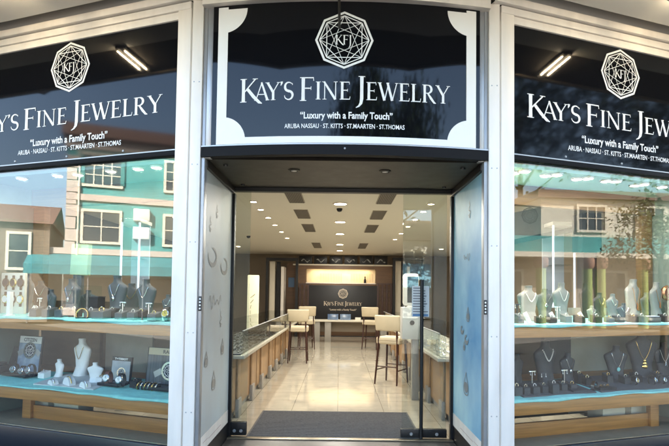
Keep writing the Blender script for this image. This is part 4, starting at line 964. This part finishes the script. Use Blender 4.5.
# tall lit glass cabinets behind the window displays
LITW = mat('lit_strip', (.80, .86, 1.0), .5, emit=.09)
def tall_cabinet(xa, xb, yt, yb, Y, lb):
    a = at(xa, yt, Y); b3 = at(xb, yb, Y); t = thing('glass_cabinet', lb, 'glass cabinet', (0, Y, .012), 0, 'lit glass cabinets behind the windows')
    m = MB()
    m.box(a.x, a.x+.018, 0, .03, 1.0, a.z); m.box(b3.x-.018, b3.x, 0, .03, 1.0, a.z); m.build('lit_edge', LITW, t)
    bx('top', ALU, t, a.x-.01, b3.x+.01, -.01, .42, a.z+.001, a.z+.05, r=.004); bx('back', mat('cabinet_blue_white', (.55, .62, .72), .5), t, a.x, b3.x, .38, .40, .9, a.z)
    bx('base', ALU, t, a.x-.01, b3.x+.01, -.01, .42, 0, .89, r=.004)
    for z in (1.25, 1.6, 1.95): bx('shelf', ACRYL, t, a.x+.031, b3.x-.031, .03, .37, z, z+.01)
tall_cabinet(553, 576, 226, 330, 7.3, 'tall white lit glass cabinet behind window of pale busts')
tall_cabinet(121, 137, 223, 330, 7.0, 'tall glass cabinet with white lit edges behind the grey bust window')
q = at(590, 218, 7.0); t = thing('dark_column', 'dark loudspeaker column behind the window of pale busts', 'column', (q.x, 7.0, .012)); bx('shaft', V_DARK, t, -.09, .09, 0, .2, 0, q.z, r=.01); bx('head', BLACKM, t, -.13, .13, -.05, .25, q.z-.45, q.z+.05, r=.01)
q0, q1 = at(500, 205, 7.6), at(553, 243, 7.6)
t = thing('hanging_sign', 'grey hanging sign panel with dark lower edge behind the window of pale busts', 'sign panel', (0, 7.6, 0)); 
MB().loft([[(q0.x, y, q1.z), (q1.x+.6, y, q1.z+.30), (q1.x+.6, y, q0.z+.15), (q0.x, y, q0.z-.15)] for y in (0, .05)]).build('panel', GREYP, t, smooth=False)
MB().loft([[(q0.x, y, q1.z-.07), (q1.x+.6, y, q1.z+.23), (q1.x+.6, y, q1.z+.299), (q0.x, y, q1.z-.001)] for y in (-.01, .06)]).build('edge', BLACKM, t, smooth=False)
m = MB(); add_emblem(m, q0.x+.42, (q0.z+q1.z)/2+.12, .12, -.004, False); m.build('emblem', mat('faded_grey_ink', (.14, .14, .13), .6), t, smooth=False)

# far end of the shop
YD = 17.5
a, b3 = at(313, 320, YD), at(402, 320, YD)
t = thing('sales_desk', 'long pale sales desk with grey legs below the wall sign', 'desk', (0, YD, .012))
bx('top', mat('desk_top', (.62, .58, .48), .25), t, a.x, b3.x, -.3, .35, a.z-.05, a.z, r=.004); bx('front_panel', WALLM, t, a.x+.1, b3.x-.1, .1, .13, .30, a.z-.051)
for px in (317, 328, 383): 
    q = at(px, 330, YD); bx('leg', CG, t, q.x-.10, q.x+.10, -.25, -.05, 0, a.z-.0505, r=.004)
bx('foot_rail', BLACKM, t, a.x+.1, b3.x-.1, -.18, -.14, .16, .19)
for px, c, lb in ((333, (.10, .17, .30), 'blue picture tray on the sales desk, nearer the sidelight stools'), (345.5, (.14, .22, .34), 'blue picture tray in the middle of the sales desk')):
    q = at(px, 314, YD-.1); t = thing('picture_tray', lb, 'tray', (q.x, YD-.1, a.z+.013), 0, 'blue trays on the sales desk')
    m = MB(); m.box(-.17, .17, -.02, .02, 0, .20, r=.003, M=Matrix.Rotation(R(-25), 4, 'X')); m.build('picture', mat('blue_print_%d' % px, c, .3, var=.5, vscale=12), t)
    bx('rest', ALU, t, -.17, .17, -.01, .12, 0, .012)
for px, lb in ((312, 'white card upright on the desk beside the slatted screen'), (378, 'white card upright on the desk by farther stool'), (358, 'low white card on the desk beside the blue trays')):
    q = at(px, 312, YD); t = thing('desk_card', lb, 'card', (q.x, YD-.05, a.z+.012), 0, 'white cards on the sales desk'); bx('card', CREAMB, t, -.09, .09, 0, .02, 0, .17 if px != 358 else .09, r=.002); bx('foot', ALU, t, -.08, .08, -.03, .05, 0, .008)
# sign behind the desk
YB = 19.2
a, b3 = at(309, 285, YB), at(377, 311, YB); cx = (a.x+b3.x)/2; cz = (a.z+b3.z)/2; W2 = (b3.x-a.x)/2; hz = (a.z-b3.z)
t = thing('shop_sign', 'matt black wall sign with white lettering behind the sales desk', 'shop sign', (cx, YB, 0), 0, 'black shop signs with white serif lettering')
bx('board', mat('matt_black', (.012, .012, .014), .45), t, -W2, W2, 0, .05, b3.z-.35, a.z, r=.004)
m = MB(); add_emblem(m, 0, a.z-hz*.33, hz*.20, -.004, True); m.build('emblem', mat('warm_white_letters', (.62, .52, .40), .5), t, smooth=False)
m = MB(); add_serif_line(m, ["KAY'S", 'FINE', 'JEWELRY'], 0, a.z-hz*.80, hz*.16, W2*1.12, -.004); m.build('lettering', mat('warm_white_letters', (.62, .52, .40), .5), t, smooth=False)
m = MB(); add_text(m, '“Luxury with a Family Touch”', hz*.10, 0, a.z-hz*1.0, -.004, .001, W2*.8); m.build('tagline', mat('warm_white_letters', (.62, .52, .40), .5), t, smooth=False)
# partition with lit niche
YP = 19.6
a, b3 = at(296, 265.5, YP), at(392, 285, YP); n0, n1 = at(306, 269, YP), at(376, 284, YP)
t = thing('back_partition', 'walnut partition with a warmly lit cream niche above the wall sign', 'partition', (0, YP, .012))
m = MB(); m.box(a.x, n0.x, 0, .12, 0, a.z); m.box(n1.x, b3.x, 0, .12, 0, a.z); m.box(n0.x, n1.x, 0, .12, n0.z, a.z); m.box(n0.x, n1.x, 0, .12, 0, n1.z-.02); m.build('panelling', WOODD, t, smooth=False)
bx('niche_back', mat('niche_cream', (.74, .62, .42), .6, var=.15, vscale=5), t, n0.x, n1.x, .40, .42, n1.z-.3, n0.z+.1)
bx('niche_shelf', ALU, t, n0.x, n1.x, .02, .39, n1.z-.019, n1.z+.012)
l = bpy.data.lights.new('niche_lamp', 'AREA'); l.shape = 'RECTANGLE'; l.size = 2.2; l.size_y = .08; l.energy = 2.6; l.color = (1, .78, .50)
lo = bpy.data.objects.new('niche_lamp', l); COL.objects.link(lo); lo.parent = t; lo.location = ((n0.x+n1.x)/2, .2, n0.z+.02)
m = MB()
for k in range(2):
    for j in range(14): m.box(n0.x+.5+k*1.15+.06*j, n0.x+.52+k*1.15+.06*j, .392, .398, n1.z+.05, n0.z-.15)
m.build('slat_relief', mat('niche_tan', (.46, .36, .22), .6), t, smooth=False)
q = at(365, 280, YP+.2); o = MB().lathe([(.05, 0), (.05, .12), (.02, .16), (.02, .24), (.025, .245)], 14).build('bottle', BLACKM, None, (q.x, YP+.2, n1.z+.025)); tag(o, 'dark bottle standing in the lit niche', 'bottle')
q0, q1 = at(296, 255.5, YP), at(392, 266, YP)
t = thing('picture_shelf', 'pale ledge over the lit niche carrying six black frames', 'shelf', (0, YP, .012)); bx('ledge', CREAM, t, q0.x-.1, q1.x+.1, -.02, .12, a.z+.002, a.z+.05)
for i, px in enumerate((305.5, 320.5, 336, 351, 366.5, 381)):
    q = at(px, 260, YP-.01); h = at(px, 256, YP).z-a.z-.065
    t = thing('framed_picture', 'small black framed jewellery picture, '+ORD[i]+' of six above the niche from the lightbox side', 'picture', (q.x, YP-.0, a.z+.064), 0, 'six black pictures above the niche')
    bx('frame', BLACKM, t, -.235, .235, 0, .04, 0, h, r=.004); 
    m = MB(); rr = random.Random(i)
    for k in range(9): m.ball((-.13+.033*k, -.003, h*.42+.05*math.sin(k*.8+i)), .018*(.6+rr.random()), 6, (1, .2, 1))
    m.build('picture_motif', mat('grey_motif', (.30, .30, .28), .4), t)
for px0, px1, lb in ((296, 308, 'dark slatted screen beside wall sign, lightbox side'), (378, 391, 'dark slatted screen beside wall sign, door handle side')):
    q0, q1 = at(px0, 285, YB), at(px1, 318, YB); t = thing('slatted_screen', lb, 'screen', (0, YB, .012), 0, 'slatted screens by the wall sign')
    m = MB()
    for k in range(4): x = q0.x+(q1.x-q0.x)*k/3; m.box(x-.03, x+.03, 0, .06, 0, q0.z)
    m.build('slat', WOODDK, t, smooth=False); bx('top_rail', WOODDK, t, q0.x-.04, q1.x+.04, -.01, .07, q0.z+.001, q0.z+.05)
    bx('backing', WOODD, t, q0.x, q1.x, .14, .16, 0, q0.z-.1)
for px0, px1, lb in ((266, 297, 'black framed doorway with open white leaf at far end, lightbox side'), (393, 424, 'black framed doorway at far end seen through the glass door')):
    q0, q1 = at(px0, 258, YB-.2), at(px1, 340, YB-.2); t = thing('inner_doorway', lb, 'doorway', (0, YB-.2, .012), 0, 'black framed doorways at the far end')
    m = MB(); m.box(q0.x, q0.x+.09, 0, .12, 0, q0.z-.1); m.box(q1.x-.09, q1.x, 0, .12, 0, q0.z-.1); m.box(q0.x, q1.x, 0, .12, q0.z-.099, q0.z); m.build('frame', BLACKM, t, smooth=False)
    bx('door_leaf', CREAM, t, q0.x+.12, q0.x+.30, .15, .9, 0, q0.z-.12); bx('curtain', BLACKM, t, q0.x+.34, q0.x+.48, .3, .4, 0, q0.z-.12); bx('white_leaf', ALU, t, q0.x+.52, q0.x+.62, .2, 1.0, 0, q0.z-.3)
    bx('dark_opening', WOODD, t, q0.x+.65, q1.x-.1, .9, .95, 0, q0.z-.12); bx('wall_picture', mat('blue_note', (.08, .16, .30), .5), t, q0.x+.72, q1.x-.2, .86, .895, 1.75, 2.1)
t = thing('side_display_wall', 'tall maple display wall with lit cream shelf behind the sidelight', 'display wall', (-2.0, 9.2, .012))
bx('panel', WOOD, t, -.5, -.1, 0, .1, 0, 2.05); bx('lit_shelf', mat('shelf_cream', (.74, .58, .34), .5), t, -.48, -.12, -.02, -.001, 1.55, 1.95); bx('cornice', BLACKM, t, -.55, -.05, -.03, .12, 2.051, 2.2)

# ------------------------------------------------------------------ across the street (seen mirrored in the windows and signs)
TEALW = mat('teal_render', (.085, .37, .36), .8, var=.3, vscale=.9, stretch=(1, 1, .4)); PINKC = mat('pink_cream_stone', (.56, .47, .40), .8, var=.08); CRM = mat('cream_trim', (.68, .62, .50), .7); DGL = mat('dark_house_glass', (.05, .07, .08), .08); RED = mat('orange_tile', (.24, .14, .10), .7, var=.3)
def window(t, x0, x1, z0, z1, nx, nz, y=-.02):
    f = MB(); e = .13; f.box(x0-e, x1+e, y-.06, y, z1, z1+e); f.box(x0-e, x1+e, y-.08, y, z0-e, z0); f.box(x0-e, x0, y-.06, y, z0, z1); f.box(x1, x1+e, y-.06, y, z0, z1)
    for k in range(1, nx): x = x0+(x1-x0)*k/nx; f.box(x-.03, x+.03, y-.045, y, z0, z1)
    for k in range(1, nz): z = z0+(z1-z0)*k/nz; f.box(x0, x1, y-.04, y, z-.025, z+.025)
    o = f.build('window', CRM, t, smooth=False); bx('pane', DGL, o, x0, x1, y-.012, y-.004, z0, z1)
aL = R(27); t = thing('teal_house', 'bright teal two storey house with cream quoins across the street', 'house', (-24, -7, 0), aL+R(90))
bx('wall', TEALW, t, -9, 2.62, 0, 9, 0, 9.3); bx('roof', RED, t, -9.4, 2.9, -.5, 9.5, 9.301, 9.9); bx('frieze', PINKC, t, -9.2, 2.75, -.12, -.001, 8.75, 9.3)
bx('string_course', PINKC, t, -9, 2.66, -.10, -.001, 6.1, 6.42)
q = MB()
for k in range(13): q.box(2.62-(.42 if k % 2 else .62), 2.66, -.08, .5, .3+.62*k, .3+.62*k+.58)
q.build('quoin', PINKC, t, smooth=False)
for x0, x1 in ((.17, 1.85), (-3.6, -2.1), (-6.5, -5)):
    window(t, x0, x1, 6.95, 8.45, 4, 3); window(t, x0, x1, 4.05, 5.55, 2, 2)
for x in (-.75, -.75): pass
aw = MB(); aw.loft([[(x, -1.7, 2.3), (x, -1.7, 2.75), (x, -.05, 3.35), (x, -.05, 3.25)] for x in (-8, 4.2)]); aw.build('awning', mat('teal_canvas', (.045, .25, .27), .8, var=.25, vscale=2), t, smooth=False)
bx('awning_band', PINKC, t, -8, 4.2, -.12, -.003, 3.36, 3.66)
ac = MB()
for z in (4.25, 5.2): ac.box(-1.3, -.5, -.35, -.021, z, z+.62, r=.03)
ac.build('air_conditioner', ALU, t)
po = MB()
for x in (-6, -3.5, -1, 1.5, 4.0): po.tube([(x, -1.5, 0), (x, -1.5, 2.6)], .035, 8)
po.build('awning_post', mat('grey_iron', (.12, .12, .12), .5), t); sfm = MB(); sfm.box(-8.5, 2.4, -.06, -.003, .2, 2.2); sfm.build('shopfront', mat('shaded_shopfront', (.06, .055, .05), .3), t)  # shade below the awning put into the front's dark colour
bx('drain_pipe', CRM, t, 2.05, 2.13, -.16, -.085, .2, 8.7, r=.02)
bx('wall_sign', mat('house_sign', (.50, .42, .12), .6), t, -4.9, -3.8, -.14, -.1, 4.4, 5.0)
for x0, x1 in ((-.02, .17), (1.85, 2.02)): bx('shutter', mat('shutter_green', (.05, .22, .21), .6), t, x0, x1, -.10, -.085, 6.98, 8.42)
t = thing('tan_house', 'low tan brown house with sloping roof beside the teal house', 'house', (-24, -7, 0), aL+R(90))
bx('wall', mat('tan_render', (.20, .155, .11), .8, var=.15), t, 3.3, 9, -.3, 8, 0, 4.9); MB().loft([[(x, -.6, 4.75), (x, 4, 6.2), (x, 8.4, 4.75)] for x in (3.15, 9.2)]).build('roof', RED, t, smooth=False)
window(t, 4.2, 5.0, 2.6, 4.2, 1, 2, -.32); bx('door', WOODD, t, 5.8, 6.7, -.34, -.302, .1, 2.2)
aR = R(125); t = thing('arcade_building', 'peach arcade building with lime green columns across the street', 'building', (24, -7, 0), aR+R(90))
PEACH = mat('peach_render', (.44, .35, .26), .8, var=.1); LIME = mat('lime_paint', (.30, .36, .10), .7); ORG = mat('orange_paint', (.36, .20, .13), .7)
bx('wall', PEACH, t, -10, 5, .0, 8, 0, 3.5); bx('cornice', CRM, t, -10.3, 5.3, -1.2, 8, 3.5, 3.75); bx('teal_band', TEALW, t, -10, 5, -.6, 7.6, 3.751, 4.6); bx('upper_wall', CRM, t, -10, 1.0, -.2, 7, 4.601, 6.6); bx('roof', RED, t, -10.3, 1.3, -.5, 7.5, 6.601, 7.0)
for x in (-9.2, -6.6, -4.0, -1.75, -1.05, 1.35, 3.6):
    c = MB().lathe([(.24, 0), (.24, 2.95)], 18, Matrix.Translation((x, -.9, 0))).build('column', LIME, t); MB().lathe([(.25, 2.951), (.36, 3.1), (.36, 3.49)], 18, Matrix.Translation((x, -.9, 0))).build('capital', ORG, c)
for x in (-8.6, -5.9, -3.6, -.7, 2.0): window(t, x, x+1.45, .5, 2.8, 1, 1)
for x in (-8.6, -5.6, -2.4): window(t, x, x+1.4, 5.0, 6.2, 3, 2, -.22)
t = thing('white_house', 'long pale house with shutters directly opposite the shop entrance', 'house', (0, -24, 0), R(180))
bx('wall', mat('white_render', (.62, .60, .55), .8, var=.08), t, -11, 10, 0, 8, 0, 5.2); MB().loft([[(x, -.5, 5.1), (x, 4, 7.0), (x, 8.5, 5.1)] for x in (-11.3, 10.3)]).build('roof', RED, t, smooth=False)
for x in (-9, -5.5, -2, 1.5, 5, 8): window(t, x, x+1.2, 2.9, 4.4, 2, 3)
MB().loft([[(x, -1.6, 2.0), (x, -1.6, 2.4), (x, -.05, 3.6), (x, -.05, 3.5)] for x in (-7.6, -3.6)]).build('awning', mat('sky_blue_canvas', (.30, .60, .75), .7), t, smooth=False)
for x in (-7.5, -.5, 6.5): bx('door', WOODD, t, x, x+1.1, -.05, -.003, 0, 2.2)
# small street tree mirrored in the charcoal-bust window
LEAF = mat('leaf_green', (.10, .13, .02), .6, var=.5, vscale=2, vcol=(.045, .08, .02)); BARK = mat('bark', (.10, .07, .045), .9, var=.3, bump=.5)
d = R(-19); tx, ty = 3.1+9*math.cos(d), 5.1+9*math.sin(d)
t = thing('street_tree', 'thin leafed street tree reflected before the lime columns', 'tree', (tx, ty, -.12))
MB().tube([(0, 0, 0), (.05, .03, 1.2), (-.05, 0, 2.4), (.1, .05, 3.4)], [.09, .07, .055, .03], 8).tube([(-.03, 0, 2.2), (.5, .3, 3.2)], [.04, .015], 6).tube([(0, 0, 2.5), (-.5, -.3, 3.4)], [.04, .015], 6).build('trunk', BARK, t)
m = MB(); rr = random.Random(3)
tc = [(rr.gauss(0, .5), rr.gauss(0, .5), 3.3+rr.gauss(0, .4)) for _ in range(26)]
for k in range(2600):
    q = tc[k % 26]; c = Vector((q[0]+rr.gauss(0, .16), q[1]+rr.gauss(0, .16), q[2]+rr.gauss(0, .13))); a = Vector((rr.uniform(-1, 1), rr.uniform(-1, 1), rr.uniform(-1, 1))).normalized(); b3 = a.cross(Vector((rr.uniform(-1, 1), rr.uniform(-1, 1), 1))).normalized()
    m.face([c-a*.06, c+b3*.022, c+a*.06, c-b3*.022])
m.build('crown', LEAF, t, smooth=False, merge=False)

def big_tree(x, y, H, rad, seed, lb):
    rr = random.Random(seed); t = thing('shade_tree', lb, 'tree', (x, y, -.13), 0, 'tall shade trees across the street')
    m = MB(); m.tube([(0, 0, 0), (.1, .1, H*.3), (-.1, .1, H*.6), (0, 0, H*.85)], [.32, .25, .16, .05], 8)
    for k in range(7):
        a = k*.9; m.tube([(0, 0, H*(.35+.05*k)), (rad*.6*math.cos(a), rad*.6*math.sin(a), H*(.5+.06*k))], [.10, .03], 6)
    m.build('trunk', BARK, t)
    m = MB(); cl = [(rr.gauss(0, rad*.42), rr.gauss(0, rad*.42), H*.70+rr.gauss(0, H*.13)) for _ in range(34)]
    for k in range(5200):
        q = cl[k % 34]; c = Vector((q[0]+rr.gauss(0, rad*.17), q[1]+rr.gauss(0, rad*.17), q[2]+rr.gauss(0, rad*.15)))
        a = Vector((rr.uniform(-1, 1), rr.uniform(-1, 1), rr.uniform(-1, 1))).normalized(); b4 = a.cross(Vector((rr.uniform(-1, 1), rr.uniform(-1, 1), 1))).normalized()
        m.face([c-a*.24, c+b4*.12, c+a*.24, c-b4*.12])
    m.build('crown', DLEAF, t, smooth=False, merge=False)
DLEAF = mat('dark_leaf', (.026, .042, .016), .8, var=.5, vscale=1, vcol=(.012, .02, .008), spec=.15)
big_tree(2.2, -19, 13.5, 4.2, 11, 'tall shade tree across the street facing the entrance sign, nearer its middle')
big_tree(7.5, -20, 14, 4.4, 12, 'tall shade tree across the street facing the blue film side of the entrance')
big_tree(35, -16, 22, 7.0, 13, 'tall shade tree rising behind the peach arcade roof')
big_tree(38, -6, 21, 7.0, 14, 'largest shade tree beside the far end of the peach arcade')

# ------------------------------------------------------------------ render settings
scene.view_settings.view_transform = 'Standard'; scene.view_settings.look = 'None'; scene.view_settings.gamma = 1; scene.view_settings.use_curve_mapping = False
scene.view_settings.exposure = 3.1
scene.render.engine = 'CYCLES'
cy = scene.cycles
cy.use_denoising = True; cy.denoiser = 'OPENIMAGEDENOISE'; cy.denoising_input_passes = 'RGB_ALBEDO_NORMAL'
cy.max_bounces = 10; cy.diffuse_bounces = 4; cy.glossy_bounces = 5; cy.transparent_max_bounces = 24; cy.sample_clamp_indirect = 6; cy.caustics_reflective = False; cy.caustics_refractive = False; cy.use_light_tree = True
